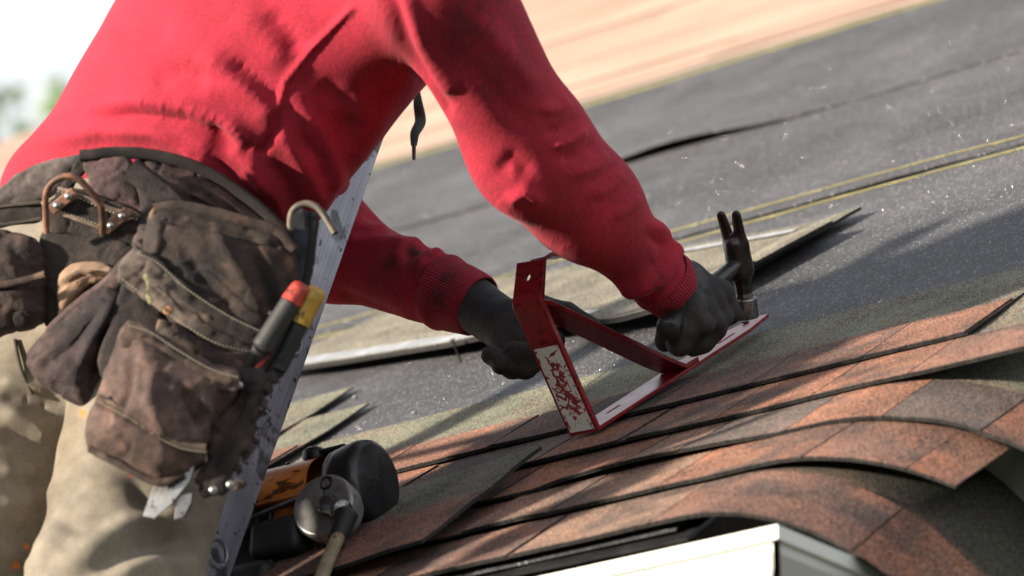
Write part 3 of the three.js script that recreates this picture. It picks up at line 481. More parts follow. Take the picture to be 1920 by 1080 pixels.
  for (let i = 0; i < 70; i++) { c.strokeStyle = `rgba(60,55,55,${rr(0.25, 0.6)})`; c.lineWidth = rr(1, 3); const x = rr(20, 236), y = rr(20, 620); c.beginPath(); c.moveTo(x, y); c.quadraticCurveTo(x + rr(-30, 30), y + rr(-30, 30), x + rr(-40, 40), y + rr(-40, 40)); c.stroke(); }
  const lt = new THREE.CanvasTexture(cv); lt.colorSpace = THREE.SRGBColorSpace;
  const lg = new THREE.BoxGeometry(0.037, 0.106, 0.0006); const tilt = Math.atan2(0.005, 0.088);
  lg.applyMatrix4(new THREE.Matrix4().makeRotationX(Math.PI / 2 + tilt)); lg.translate(0, -0.0040 - th / 2 - 0.0006, 0.058); lg.applyMatrix4(Mx);
  part('label', lg, mat({ map: lt, roughness: 0.6 }), root, 'scratched white label with worn red print');
}
{ // nail waiting under the hammer
  const p = W(...abh(R(1398, 611, 0.006)).slice(0, 2), 0.004), d = N.clone().addScaledVector(U, 0.15).normalize();
  solo('nail', [cyl(p.clone().addScaledVector(d, -0.004), p.clone().addScaledVector(d, 0.006), 0.0016, 0.0016, 10), lathe([[0, 0.0085], [0.004, 0.0085], [0.005, 0.0078], [0.005, 0.0068], [0.0018, 0.0058]], p, d, 16)], M.darkSteel, 'short dark roofing nail under the hammer face', 'nail', p);
  const q = W(...abh(R(856, 657, HF + 0.02)).slice(0, 2), HF + 0.03);
  solo('nail', [cyl(q.clone().addScaledVector(N, -0.028), q.clone().addScaledVector(N, 0.004), 0.0014, 0.0014, 8), lathe([[0, 0.0058], [0.004, 0.0058], [0.0042, 0.0045], [0.0014, 0.004]], q, N, 12)], M.darkSteel, 'upright nail in the taped edge of the loose shingle', 'nail', q);
}
// staples and chips on the felt
for (const [x, y, l, s] of [[664, 744, 'pale chip on the felt below the tape', 1], [775, 773, 'pale chip on the felt close above the olive strip', 0.9], [935, 737, 'pale chip on the felt beside the bracket label', 0.9], [1650, 566, 'pale chip lying in the shadow beyond the hammer', 0.8], [1900, 548, 'x', 0]].slice(0, 4)) {
  const p = R(x, y, HF + 0.004); const d = U.clone().addScaledVector(S, rr(-0.4, 0.5)).normalize();
  solo('chip', box(0.011 * s, 0.0018, 0.0035, axisFrame(p, N, d), 0.0005), M.white, l, 'chip', p);
}

// ------------------------------------------------------------------ claw hammer in the right hand
const HAM = (() => {
  const F = R(1400, 597, 0.03), Cl = R(1376, 400, 0.152), Y = Cl.clone().sub(F).normalize();            // face -> claws
  let Z = S.clone().multiplyScalar(-1).addScaledVector(U, 0.05); Z.addScaledVector(Y, -Z.dot(Y)).normalize();  // towards the handle's end
  const X = Y.clone().cross(Z).normalize(), len = Cl.distanceTo(F);
  return { F, Cl, X, Y, Z, len, m: frame(F, X, Y, Z), at: (x, y, z) => F.clone().addScaledVector(X, x).addScaledVector(Y, y).addScaledVector(Z, z) };
})();
{
  const root = thing('claw_hammer', 'dark steel claw hammer held in the gloved right hand above the bracket strap', 'hammer', HAM.F);
  const L = HAM.len, m = HAM.m;
  part('face', lathe([[0, 0], [0.0135, 0], [0.0148, 0.0014], [0.0148, 0.022], [0.0128, 0.0255], [0, 0.0255]], HAM.F, HAM.Y, 32), M.steel, root);
  const oct = (y0, y1, r0, r1) => { const g = new THREE.CylinderGeometry(r1, r0, y1 - y0, 8, 1).toNonIndexed(); g.rotateY(Math.PI / 8); g.translate(0, (y0 + y1) / 2, 0); g.computeVertexNormals(); return g; };
  const neck = merged([oct(0.024, 0.03, 0.0128, 0.0098), oct(0.03, 0.042, 0.0098, 0.0105), oct(0.042, 0.05, 0.0105, 0.0138)]); boxUv(neck);
  // cheek and claws from a field: a block round the eye, two prongs that spread and thin
  const P = (x, y, z) => V(x, y, z);
  const cheek = cap(P(0, 0.058, 0.001), P(0, 0.088, 0.004), 0.0158, 0.0142, V(0, 0, 1), 1.15);
  const web = (p) => { const q = Math.abs(p.x) - lerp(0.0118, 0.0135, clamp((p.y - 0.06) / 0.07)), y = Math.abs(p.y - 0.095) - 0.03, zc = 0.002 + 0.11 * Math.max(0, p.y - 0.075) ** 1.4, t = lerp(0.011, 0.003, clamp((p.y - 0.07) / 0.07)); const z = Math.abs(p.z - zc * 2) - t; const o = Math.max(q, y, z); return o; };
  const prong = (s) => cap(P(s * 0.0062, 0.088, 0.004), P(s * 0.0098, L, 0.014), 0.0085, 0.006, V(0, 0, 1), 0.62);
  const f0 = blend(0.008, cheek, prong(1), prong(-1)), vee = (p) => { const y = p.y - 0.104; return y < 0 ? Math.hypot(p.x, y) - 0.001 : Math.abs(p.x) - (0.0016 + 0.09 * y); };
  const hg = nets((p) => Math.max(f0(p), -vee(p)), V(-0.035, 0.04, -0.03), V(0.035, L + 0.012, 0.045), 0.0016);
  boxUv(hg); hg.applyMatrix4(m); neck.applyMatrix4(m);
  part('head', merged([hg, neck]), M.darkSteel, root);
  part('handle', cyl(HAM.at(0, 0.068, 0.0), HAM.at(0.004, 0.056, 0.10), 0.009, 0.0105, 20), M.darkSteel, root);
  part('grip', [cyl(HAM.at(0.004, 0.058, 0.098), HAM.at(0.007, 0.034, 0.215), 0.0125, 0.0145, 20), lathe([[0.0145, 0], [0.012, 0.006], [0, 0.008]], HAM.at(0.007, 0.034, 0.215), HAM.at(0.007, 0.034, 0.215).sub(HAM.at(0.004, 0.058, 0.098)))], M.black, root);
}

// ------------------------------------------------------------------ aluminium ladder against the eave
const LX = -0.262, ladA = PX(719, 240, LX), ladB = PX(424, 1080, LX);
{
  const up = ladA.clone().sub(ladB).normalize(), wdt = U.clone().cross(up).normalize();              // wdt: across the rail
  if (wdt.z < 0) wdt.negate();
  const foot = ladB.clone().addScaledVector(up, (GROUND - ladB.y) / up.y), root = thing('extension_ladder', 'worn aluminium ladder leaning on the eave beside the roofer', 'ladder', foot);
  const topP = ladA.clone().addScaledVector(up, 0.06), H = topP.distanceTo(foot), RW = 0.066, GAP = 0.37;
  const prof = (side) => { // channel: web on the outside, flanges inward
    const s = new THREE.Shape([[0, 0], [0.0035, 0], [0.0035, 0.004], [0.0035, RW - 0.004], [0.0035, RW], [0, RW], [-0.024, RW], [-0.026, RW - 0.002], [-0.024, RW - 0.004], [0, RW - 0.004], [0, 0.004], [-0.024, 0.004], [-0.026, 0.002], [-0.024, 0]].map(([x, y]) => new THREE.Vector2(x * side, y)));
    const g = new THREE.ExtrudeGeometry(s, { depth: H - 0.4, bevelEnabled: true, bevelSize: 0.0012, bevelThickness: 0.001, bevelSegments: 2 }); g.translate(0, 0, 0.4); return g;
  };
  const m = (x) => frame(foot.clone().setX(x), U, wdt, up);
  // rung positions from their places on the near rail
  const rungs = [[690, 285], [540, 640], [396, 1022]].map(([x, y]) => PX(x, y, LX)), tOf = (p) => p.clone().sub(foot).dot(up), t1 = tOf(rungs[1]), gap = (tOf(rungs[0]) - tOf(rungs[2])) / 2;
  for (const [x, s] of [[LX, 1], [LX - GAP, -1]]) {
    const g = prof(s); boxUv(g); const u = g.attributes.uv; const gp = g.attributes.position; for (let i = 0; i < u.count; i++) u.setXY(i, gp.getY(i) + gp.getX(i), gp.getZ(i)); g.applyMatrix4(m(x)); if (m(x).determinant() < 0) flip(g);
    const rail = part('rail', g, M.alu, root);
    part('ridge', [0.018, 0.024, RW - 0.02].map((y) => box(0.0012, 0.0022, H - 0.42, frame(foot.clone().setX(x + s * 0.0038).addScaledVector(wdt, y).addScaledVector(up, 0.4 + (H - 0.42) / 2), U, wdt, up), 0.0005)), M.alu, rail);
  }
  for (let k = -11; k <= 1; k++) {
    const t = t1 + k * gap; if (t < 0.5 || t > H - 0.03) continue;
    const c = foot.clone().addScaledVector(up, t).addScaledVector(wdt, RW * 0.43);
    const r = part('rung', cyl(c.clone().setX(LX - GAP - 0.004), c.clone().setX(LX + 0.002), 0.0145, 0.0145, 24, true), M.alu, root);
    part('rung_collar', lathe([[0.0125, 0.0], [0.013, 0.004], [0.0155, 0.0055], [0.019, 0.004], [0.0205, 0.0008], [0.0205, -0.002]], c.clone().setX(LX + 0.003), U, 32), M.alu, r);
    part('rung_hollow_dark', lathe([[0, 0.001], [0.0135, 0.0012], [0.0135, -0.004]], c.clone().setX(LX - 0.012), U, 24), M.black, r);  // black disc added to paint the dark inside of the hollow rung
  }
  part('foot_pad', [LX, LX - GAP].map((x) => box(0.07, 0.03, 0.09, frame(foot.clone().setX(x).add(V(0, 0.25, 0)).addScaledVector(up, 0.1), U, up, wdt))), M.rubber, root);
}

// ------------------------------------------------------------------ nail gun and its hose
{
  const B = R(676, 908, 0.056), A = AD(452, 962, B.clone().sub(EYE).dot(FWD) + 0.085), ax = B.clone().sub(A).normalize(), Lg = A.distanceTo(B);
  let nf = V(0.36, 0.12, 0.92); nf.addScaledVector(ax, -nf.dot(ax)).normalize(); const tv = nf.clone().cross(ax).normalize(); // tv: up
  const at = (x, y, z) => A.clone().addScaledVector(ax, x).addScaledVector(tv, y).addScaledVector(nf, z), mm = (x, y, z) => frame(at(x, y, z), ax, tv, nf);
  const root = thing('nail_gun', 'orange and black coil nail gun resting on the shingles by the ladder', 'nail gun', A.clone().addScaledVector(N, -0.06));
  part('barrel', lathe([[0, 0], [0.036, 0], [0.041, 0.006], [0.041, Lg - 0.05], [0.0405, Lg - 0.046]], A, ax, 40), M.orange, root);
  const cp = at(Lg - 0.014, 0, 0), cap1 = part('end_cap', lathe([[0.03, -0.002], [0.0445, -0.002], [0.0455, 0.002], [0.049, 0.024], [0.047, 0.034], [0.040, 0.039], [0, 0.041]], cp, ax, 48), M.blackGloss, root);
  part('exhaust_knob', [lathe([[0, 0.011], [0.011, 0.0105], [0.0145, 0.007], [0.0145, 0], [0.012, -0.004]], at(Lg - 0.062, 0.043, 0.006), tv, 28), box(0.05, 0.006, 0.018, mm(Lg - 0.04, 0.046, 0.006), 0.0025)], M.black, cap1);
  part('collar_ring', lathe([[0.041, -0.003], [0.0436, -0.0025], [0.0442, 0], [0.0436, 0.0025], [0.041, 0.003]], at(Lg - 0.02, 0, 0), ax, 40), M.greyMetal, root);
  part('screw', [[0.03, 0.02], [0.03, -0.03], [0.07, 0.018]].map(([d, z]) => lathe([[0, 0.002], [0.003, 0.0018], [0.0036, 0]], at(Lg - 0.02 - d, Math.sqrt(Math.max(0, 0.041 ** 2 - z * z)), z), tv, 12)), M.steel, root);
  part('trigger', box(0.012, 0.022, 0.008, mm(Lg - 0.125, -0.055, 0.044), 0.003), M.black, root);
  const body = part('handle_housing', [box(0.085, 0.05, 0.03, mm(Lg - 0.09, -0.05, 0.024), 0.008), box(0.03, 0.07, 0.03, mm(Lg - 0.06, -0.062, 0.02), 0.008), box(0.11, 0.004, 0.02, mm(Lg - 0.085, -0.024, 0.044), 0.0015)], M.orange, root);
  part('housing_recess', box(0.032, 0.02, 0.01, mm(Lg - 0.105, -0.034, 0.041), 0.003), M.black, body);
  const dc = at(Lg - 0.004, -0.05, 0.06);
  const plate = part('air_fitting_plate', lathe([[0, 0.003], [0.012, 0.0035], [0.03, 0.003], [0.033, 0.004], [0.0365, 0.003], [0.038, 0], [0.038, -0.02], [0.034, -0.03]], dc, nf.clone().addScaledVector(ax, 0.12).normalize(), 48), M.greyMetal, root);
  for (const [x, y] of [[0.004, 0.026], [-0.024, -0.013], [0.026, -0.02]]) part('bolt_recess', lathe([[0, 0.0015], [0.0052, 0.0015], [0.0058, 0.004], [0.0078, 0.0046], [0.0088, 0.003]], dc.clone().addScaledVector(ax, x).addScaledVector(tv, y), nf, 20), M.black, plate);
  const dD = dc.clone().sub(EYE).dot(FWD), s0 = dc.clone().addScaledVector(ax, 0.006).addScaledVector(nf, 0.002), s1 = AD(652, 962, dD - 0.04);
  part('coupler', [lathe([[0.0125, 0], [0.0125, 0.006], [0.011, 0.008], [0.011, 0.022], [0.0125, 0.026], [0.0125, 0.034], [0, 0.036]], s0, s1.clone().sub(s0), 28)], M.steel, plate);
  const h0 = s1.clone(), h1 = AD(629, 1020, dD - 0.055), hd = h1.clone().sub(h0).normalize(), pr = []; const hl = h0.distanceTo(h1);
  for (let i = 0; i <= 40; i++) pr.push([(i < 32 ? 0.0125 : 0.0128) - 0.0012 * (i % 2 && i < 32 ? 1 : 0) - 0.00006 * i, hl * i / 40]);
  part('hose_sleeve', lathe([[0, -0.004], [0.009, -0.004], ...pr, [0.009, hl + 0.002]], h0, hd, 24), M.rubber, root);
  // magazine drum, guard and handle
  part('magazine', [lathe([[0, 0.035], [0.03, 0.034], [0.042, 0.026], [0.045, 0.012], [0.045, -0.03], [0, -0.03]], at(0.02, -0.038, 0.03), nf.clone().addScaledVector(ax, -0.3).normalize(), 40), box(0.075, 0.06, 0.05, mm(0.055, -0.085, 0.03), 0.012), box(0.1, 0.05, 0.05, mm(0.02, -0.115, 0.03), 0.014)], M.blackGloss, root);
  part('handle', [box(0.07, 0.045, 0.045, mm(0.098, -0.072, 0.045), 0.012), box(0.1, 0.04, 0.04, mm(0.05, -0.12, 0.055), 0.014)], M.rubber, root);
  part('trim_bar', box(0.075, 0.0035, 0.006, frame(at(0.103, -0.038, 0.062), ax.clone().addScaledVector(tv, 0.16).normalize(), tv.clone().addScaledVector(ax, -0.16).normalize(), nf), 0.001), M.blade, root);
  const pts = [h1.clone().addScaledVector(hd, -0.01), AD(617, 1046, dD - 0.11), AD(600, 1090, dD - 0.2), AD(575, 1150, dD - 0.26), AD(545, 1240, dD - 0.24), V(-0.12, -0.62, 0.62), V(-0.1, -1.4, 0.62), V(-0.05, -2.4, 0.7), V(0.1, GROUND + 0.02, 0.9)];
  solo('air_hose', tube(pts, 0.0078, 160, 14), M.hose, 'tan air hose running from the nail gun down over the eave', 'hose', V(0.1, GROUND, 0.9));
}

// ------------------------------------------------------------------ the roofer
const SIDE = FWD.clone().negate();                    // the side of the cloth that the survey saw
const J = {
  hemC: V(-0.275, 0.232, 0.375), pelvis: V(-0.28, 0.153, 0.441), mid: V(-0.272, 0.36, 0.285), chest: V(-0.268, 0.50, 0.185), neck: V(-0.265, 0.575, 0.09),
  shR: PX(815, -55, -0.10), elR: PX(998, 285, -0.05), wrR: AD(1268, 552, 4.86), shL: V(-0.44, 0.545, 0.085), elL: AD(615, 468, 5.12), wrL: AD(884, 568, 5.0),
  hipR: V(-0.185, 0.10, 0.475), hipL: V(-0.37, 0.10, 0.475), knR: PX(212, 1130, -0.165), knL: PX(-75, 1010, -0.41), ftR: V(-0.33, -0.64, 0.63), ftL: V(-0.52, -0.64, 0.63),
};
for (const [k, d] of Object.entries({ hemC: 0.04, pelvis: 0.05, mid: -0.13, chest: -0.27, neck: -0.29, hipR: 0.06, hipL: 0.06, knR: 0.07, knL: 0.07, ftR: 0.07, ftL: 0.07, shL: -0.31, shR: -0.46, elR: -0.31 })) J[k].addScaledVector(ray(...proj(J[k])), d);
for (const k of ['hemC', 'mid', 'chest']) J[k].addScaledVector(RIGHT, -0.03).addScaledVector(UPV, 0.012);
const person = thing('person', 'roofer bent over in a red sweatshirt, tan trousers and black gloves, nailing the bracket', 'person', V(-0.42, -0.68, 0.6));
const LAT = V(1, 0, 0), spine = J.neck.clone().sub(J.hemC).normalize();
{ // the body under the clothes, one surface from head to feet
  const hd = J.neck.clone().add(V(0, 0.05, -0.09)), c = (a, b, r, q) => cap(J[a], J[b], r, q);
  const f = blend(0.05, cap(J.pelvis, J.mid, 0.075, 0.075, LAT, 1.4), cap(J.mid, J.chest, 0.075, 0.085, LAT, 1.5), cap(J.chest, J.neck, 0.085, 0.05, LAT, 1.4), cap(J.neck, hd, 0.04, 0.045), cap(hd, hd.clone().add(V(0, 0.02, -0.06)), 0.072, 0.062), cap(J.shR, J.elR, 0.04, 0.032), cap(J.elR, J.wrR, 0.032, 0.022), cap(J.shL, J.elL, 0.04, 0.032), cap(J.elL, J.wrL, 0.032, 0.022), cap(J.chest, J.shR, 0.06, 0.045), cap(J.chest, J.shL, 0.06, 0.045), c('pelvis', 'hipR', 0.075, 0.075), c('pelvis', 'hipL', 0.075, 0.075), c('hipR', 'knR', 0.07, 0.048), c('hipL', 'knL', 0.07, 0.048), c('knR', 'ftR', 0.045, 0.03), c('knL', 'ftL', 0.045, 0.03), cap(J.ftR, J.ftR.clone().add(V(0, -0.02, -0.12)), 0.03, 0.025), cap(J.ftL, J.ftL.clone().add(V(0, -0.02, -0.12)), 0.03, 0.025));
  const [lo, hi] = bounds([...Object.values(J), hd, hd.clone().add(V(0, 0.05, -0.12))], 0.14);
  const g = nets(f, lo, hi, 0.014); planarUv(g, LAT, V(0, 1, 0)); part('body', g, M.skin, person);
  const hair = nets((p) => Math.max(cap(hd.clone().add(V(0, 0.01, 0.005)), hd.clone().add(V(0, 0.028, -0.055)), 0.078, 0.066)(p), -(p.clone().sub(hd).dot(V(0, 1, 0.6)))), hd.clone().subScalar(0.14), hd.clone().addScalar(0.14), 0.009);
  planarUv(hair, LAT, V(0, 1, 0)); part('hair', hair, M.black, person);
}
const RED = [0.45, 0.017, 0.046], E1 = V(0.75, 0, -0.66), E2 = V(0, 1, 0);
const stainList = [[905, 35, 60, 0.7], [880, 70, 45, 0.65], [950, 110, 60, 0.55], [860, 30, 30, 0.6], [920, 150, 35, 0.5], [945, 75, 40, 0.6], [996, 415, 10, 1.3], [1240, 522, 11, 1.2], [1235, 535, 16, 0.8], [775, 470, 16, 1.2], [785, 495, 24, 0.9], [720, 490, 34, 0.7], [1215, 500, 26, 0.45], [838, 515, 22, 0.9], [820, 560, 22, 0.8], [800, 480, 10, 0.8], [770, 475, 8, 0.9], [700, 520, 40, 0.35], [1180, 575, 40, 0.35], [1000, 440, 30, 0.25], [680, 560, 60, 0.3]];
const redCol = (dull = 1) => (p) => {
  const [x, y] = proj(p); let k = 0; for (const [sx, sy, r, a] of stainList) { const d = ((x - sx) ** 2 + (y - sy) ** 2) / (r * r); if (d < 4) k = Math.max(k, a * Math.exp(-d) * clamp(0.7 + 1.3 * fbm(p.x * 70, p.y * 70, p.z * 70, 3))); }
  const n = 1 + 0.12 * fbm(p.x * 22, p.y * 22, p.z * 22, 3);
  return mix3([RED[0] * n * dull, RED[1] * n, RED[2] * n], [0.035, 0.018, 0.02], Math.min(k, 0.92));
};
let hemP, hemN;
{
  // torso and arms of the sweatshirt
  const torso = blend(0.07, cap(J.hemC.clone().addScaledVector(spine, -0.03), J.mid, 0.132, 0.128, LAT, 1.42), cap(J.mid, J.chest, 0.128, 0.138, LAT, 1.38), cap(J.chest, J.neck, 0.136, 0.085, LAT, 1.4), cap(J.chest.clone().add(V(0.09, 0.03, -0.02)), J.shR, 0.085, 0.072), cap(J.chest.clone().add(V(-0.09, 0.03, -0.02)), J.shL, 0.085, 0.072), cap(J.neck, J.neck.clone().add(V(0, 0.03, 0.02)), 0.085, 0.07, LAT, 1.3));
  // the hem runs round the waist in the plane through three places on it
  const hit = (x, y) => { const r = ray(x, y); let t = 4.1; for (let i = 0; i < 90; i++) { const d = torso(EYE.clone().addScaledVector(r, t)); if (d < 0.001) break; t += Math.max(0.8 * d, 0.002); } return EYE.clone().addScaledVector(r, t); };
  { const a = hit(75, 324), b = hit(320, 316), c = hit(500, 440); hemP = b; hemN = b.clone().sub(a).cross(c.clone().sub(a)).normalize(); if (hemN.dot(spine) < 0) hemN.negate(); hemP.addScaledVector(hemN, -0.013); }
  const armR = blend(0.05, cap(J.shR, J.elR, 0.069, 0.06), cap(J.elR, J.elR.clone().lerp(J.wrR, 0.35), 0.06, 0.052), cap(J.elR.clone().lerp(J.wrR, 0.35), J.wrR.clone().lerp(J.elR, 0.12), 0.052, 0.036));
  const armL = blend(0.04, cap(J.shL, J.elL, 0.066, 0.056), cap(J.elL, J.wrL.clone().lerp(J.elL, 0.1), 0.054, 0.04));
  const all = (p) => { const t = torso(p), a = armR(p), b = armL(p); return smin(smin(t, a, 0.03), b, 0.03); };
  const belly = J.hemC.clone().addScaledVector(spine, 0.06);
  const f = (p) => { const q = p.clone().sub(hemP).dot(hemN); let d = all(p); d -= 0.012 * Math.exp(-(((q - 0.05) / 0.03) ** 2)); return Math.max(d, -q); };
  const [lo, hi] = bounds([J.hemC, J.chest, J.neck, J.shR, J.shL, J.elR, J.elL, J.wrR, J.wrL], 0.25);
  const g = relax(finer(relax(finer(relax(nets(f, lo, hi, 0.0056), 4)), 6)), 6);
  folds(g, [
    { pts: [[285, 158], [333, 140], [400, 150]], w: 24, amp: -0.0070 }, { pts: [[255, 185], [330, 170], [430, 178]], w: 22, amp: 0.0059 },
    { pts: [[370, 98], [433, 138], [492, 186], [522, 236]], w: 29, amp: 0.0127 }, { pts: [[432, 112], [482, 150], [528, 196]], w: 18, amp: -0.0091 },
    { pts: [[150, 232], [250, 216], [346, 226], [400, 248], [445, 283]], w: 18, amp: -0.0112 }, { pts: [[90, 262], [195, 238], [290, 244], [375, 277], [412, 312]], w: 20, amp: 0.0110 }, { pts: [[150, 205], [260, 194], [350, 206], [430, 240], [470, 270]], w: 20, amp: 0.0102 },
    { pts: [[390, 228], [438, 268], [482, 288]], w: 16, amp: -0.0084 }, { pts: [[430, 262], [470, 304], [500, 360]], w: 19, amp: 0.0102 }, { pts: [[310, 244], [390, 288], [440, 340]], w: 12, amp: -0.0056 }, { pts: [[340, 275], [390, 305], [425, 350]], w: 12, amp: 0.0059 },
    { pts: [[210, 60], [260, 40], [330, 60]], w: 31, amp: -0.0042 }, { pts: [[500, 20], [540, 60], [560, 100]], w: 22, amp: -0.0063 }, { pts: [[440, 20], [500, 70], [540, 120]], w: 26, amp: 0.0051 },
    { pts: [[660, 16], [585, 90], [534, 154], [520, 205]], w: 7, amp: 0.0047, flat: 1 },
    { pts: [[520, 205], [517, 246], [490, 285]], w: 9, amp: -0.0062, flat: 1 },
    { pts: [[545, 175], [605, 250], [625, 325], [618, 362]], w: 19, amp: 0.0094 }, { pts: [[525, 250], [585, 333], [600, 378]], w: 17, amp: 0.0075 }, { pts: [[560, 250], [600, 300], [608, 350]], w: 12, amp: -0.0065 }, { pts: [[505, 300], [545, 350], [560, 400]], w: 14, amp: -0.0057 }, { pts: [[475, 310], [520, 370], [535, 420]], w: 14, amp: 0.0065 },
    { pts: [[650, 180], [690, 230], [640, 320]], w: 29, amp: 0.0075 }, { pts: [[600, 150], [650, 200], [640, 280]], w: 22, amp: -0.0051 },
    { pts: [[735, 0], [760, 80], [800, 160], [830, 205]], w: 16, amp: -0.0086, flat: 1 }, { pts: [[765, 0], [792, 80], [840, 160]], w: 17, amp: 0.0065, flat: 1 },
    { pts: [[1035, 275], [1070, 262], [1100, 244]], w: 11, amp: 0.0084 }, { pts: [[1020, 250], [1060, 240], [1085, 215]], w: 10, amp: -0.0057 }, { pts: [[1010, 205], [1050, 205], [1070, 190]], w: 11, amp: 0.0065 }, { pts: [[1050, 300], [1090, 290], [1120, 268]], w: 10, amp: -0.0051 }, { pts: [[1075, 330], [1120, 310], [1140, 290]], w: 11, amp: 0.0056 }, { pts: [[1110, 370], [1150, 345], [1168, 322]], w: 10, amp: 0.0056 }, { pts: [[1100, 345], [1135, 330], [1155, 305]], w: 7, amp: -0.0036 }, { pts: [[1150, 410], [1180, 390], [1200, 368]], w: 8, amp: 0.0047 },
    { pts: [[900, 40], [960, 110], [1010, 170]], w: 22, amp: 0.0065 }, { pts: [[850, 90], [930, 180], [1000, 250]], w: 22, amp: -0.0036 }, { pts: [[930, 330], [960, 300], [1000, 330]], w: 17, amp: -0.0051 }, { pts: [[950, 380], [985, 360], [1020, 380]], w: 14, amp: 0.0065 },
    { pts: [[1228, 425], [1262, 446], [1268, 476], [1240, 520], [1190, 545], [1150, 545]], w: 13, amp: 0.0094, flat: 1 }, { pts: [[1216, 440], [1246, 462], [1240, 490], [1210, 508]], w: 10, amp: -0.0065 }, { pts: [[1282, 478], [1262, 525], [1215, 560], [1190, 562]], w: 7, amp: -0.0043, flat: 1 },
    { pts: [[660, 420], [700, 430], [735, 420]], w: 10, amp: 0.0056 }, { pts: [[680, 400], [715, 412], [745, 435]], w: 8, amp: -0.0043 }, { pts: [[640, 450], [700, 450], [770, 455]], w: 11, amp: 0.0065 }, { pts: [[735, 500], [755, 465], [800, 452], [820, 458]], w: 12, amp: 0.0075 }, { pts: [[770, 515], [800, 480], [838, 470], [845, 485]], w: 10, amp: 0.0075 }, { pts: [[755, 490], [785, 468], [815, 466]], w: 7, amp: -0.0051 }, { pts: [[620, 545], [690, 570], [760, 600]], w: 12, amp: -0.0051 }, { pts: [[650, 590], [720, 592], [790, 612]], w: 12, amp: 0.0056 },
  ], SIDE);
  // small uneven drape everywhere
  const p = g.attributes.position, n = g.attributes.normal, v = V(0, 0, 0);
  for (let i = 0; i < p.count; i++) { v.fromBufferAttribute(p, i); const d = 0.0022 * fbm(v.x * 11, v.y * 11, v.z * 11, 2); p.setXYZ(i, v.x + n.getX(i) * d, v.y + n.getY(i) * d, v.z + n.getZ(i) * d); }
  relax(g, 8); planarUv(g, E1, E2); colored(g, redCol());
  const shirt = part('sweatshirt', g, M.fleece, person);
  // seams standing a little proud of the cloth
  const onCloth = (x, y) => { const r = ray(x, y); let t = 4.0; for (let i = 0; i < 110; i++) { const d = f(EYE.clone().addScaledVector(r, t)); if (d < 0.0008) break; t += Math.max(0.7 * d, 0.0015); if (t > 5.6) return null; } return EYE.clone().addScaledVector(r, t - 0.001); };
  for (const l of [[[650, 28], [618, 58], [585, 90], [556, 124], [534, 154], [524, 180], [519, 208]]]) {
    const on = l.map(([x, y]) => onCloth(x, y)).filter(Boolean); if (on.length < 3) continue; const sg = tube(on, 0.0018, 60, 8); const q = sg.attributes.position; for (let i = 0; i < q.count; i++) { const k = 0.0008 * Math.sin(i * 0.9); q.setY(i, q.getY(i) + k); } colored(sg, redCol(0.9)); part('seam', sg, M.fleece, shirt);
  }
  // knitted hem, cuffs, side panel seam
  const hemF = (p) => { const q = p.clone().sub(hemP).dot(hemN); return Math.max(torso(p) - 0.003, -q - 0.006, q - 0.02); };
  const hg = nets(hemF, J.hemC.clone().subScalar(0.32), J.hemC.clone().addScalar(0.32), 0.006); planarUv(hg, E1, E2); colored(hg, redCol()); part('hem', hg, M.ribbing, shirt);
  const cuff = (el, wr, r0, r1, off, len, sl = 0) => {
    const d = wr.clone().sub(el).normalize(), a = wr.clone().addScaledVector(d, off - len), pr = []; for (let i = 0; i <= 16; i++) { const t = i / 16; pr.push([lerp(r0, r1, t) + 0.0025 * Math.sin(Math.min(1, t * 3) * 3.1) - (t > 0.92 ? 0.002 * (t - 0.92) / 0.08 : 0), len * t]); }
    pr.push([r1 - 0.004, len - 0.001], [r1 - 0.005, len - 0.012]);
    const g = new THREE.LatheGeometry(pr.map(([r, y]) => new THREE.Vector2(r, y)), 72); scaleUv(g, r0 * 6.28, len); g.applyMatrix4(axisFrame(a, d)); const q = g.attributes.position, v = V(0, 0, 0); for (let i = 0; i < q.count; i++) { v.fromBufferAttribute(q, i); const k = 0.002 * fbm(v.x * 40, v.y * 40, v.z * 40, 2); q.setXYZ(i, v.x + k, v.y + k, v.z - k); } g.computeVertexNormals(); colored(g, redCol(0.95)); return part('cuff', g, M.ribbing, shirt);
  };
  cuff(J.elR, J.wrR, 0.037, 0.0335, 0.014, 0.052); cuff(J.elL, J.wrL, 0.044, 0.0375, 0.012, 0.062);
  // drawstring
  const d0 = PX(781, 165, -0.24), sP = [[781, 165], [784, 195], [788, 228], [778, 250], [776, 272]].map(([x, y]) => PX(x, y, -0.24));
  const sg = tube(sP, 0.0062, 40, 10); const q = sg.attributes.position; const ctr = bez(sP); // flattened lace
  for (let i = 0; i < q.count; i++) { const t = Math.floor(i / 11) / 40, c0 = ctr.getPointAt(clamp(t)), o = V(q.getX(i), q.getY(i), q.getZ(i)).sub(c0), k = o.dot(FWD), wdt = 0.55 + 0.55 * Math.sin(clamp(t) * 3.0); o.addScaledVector(FWD, -k * 0.75).multiplyScalar(wdt); q.setXYZ(i, c0.x + o.x, c0.y + o.y, c0.z + o.z); }
  sg.computeVertexNormals(); const ds = part('drawstring', sg, M.black, shirt);
  ds.userData.label = 'black drawstring hanging from the hood';
  part('aglet', cyl(PX(776, 270, -0.24), PX(776, 299, -0.24), 0.0028, 0.0022, 12), M.darkSteel, shirt);
}
const TAN = [0.26, 0.23, 0.19];
const trouserF = (() => {
  const kR = J.knR, kL = J.knL;
  return blend(0.045, cap(J.pelvis.clone().addScaledVector(spine, 0.12), J.pelvis, 0.100, 0.108, LAT, 1.5), cap(J.pelvis, V(-0.28, 0.10, 0.455), 0.112, 0.108, LAT, 1.45), cap(J.hipR, kR, 0.105, 0.083), cap(J.hipL, kL, 0.105, 0.083), cap(kR, J.ftR, 0.083, 0.062), cap(kL, J.ftL, 0.083, 0.062));
})();
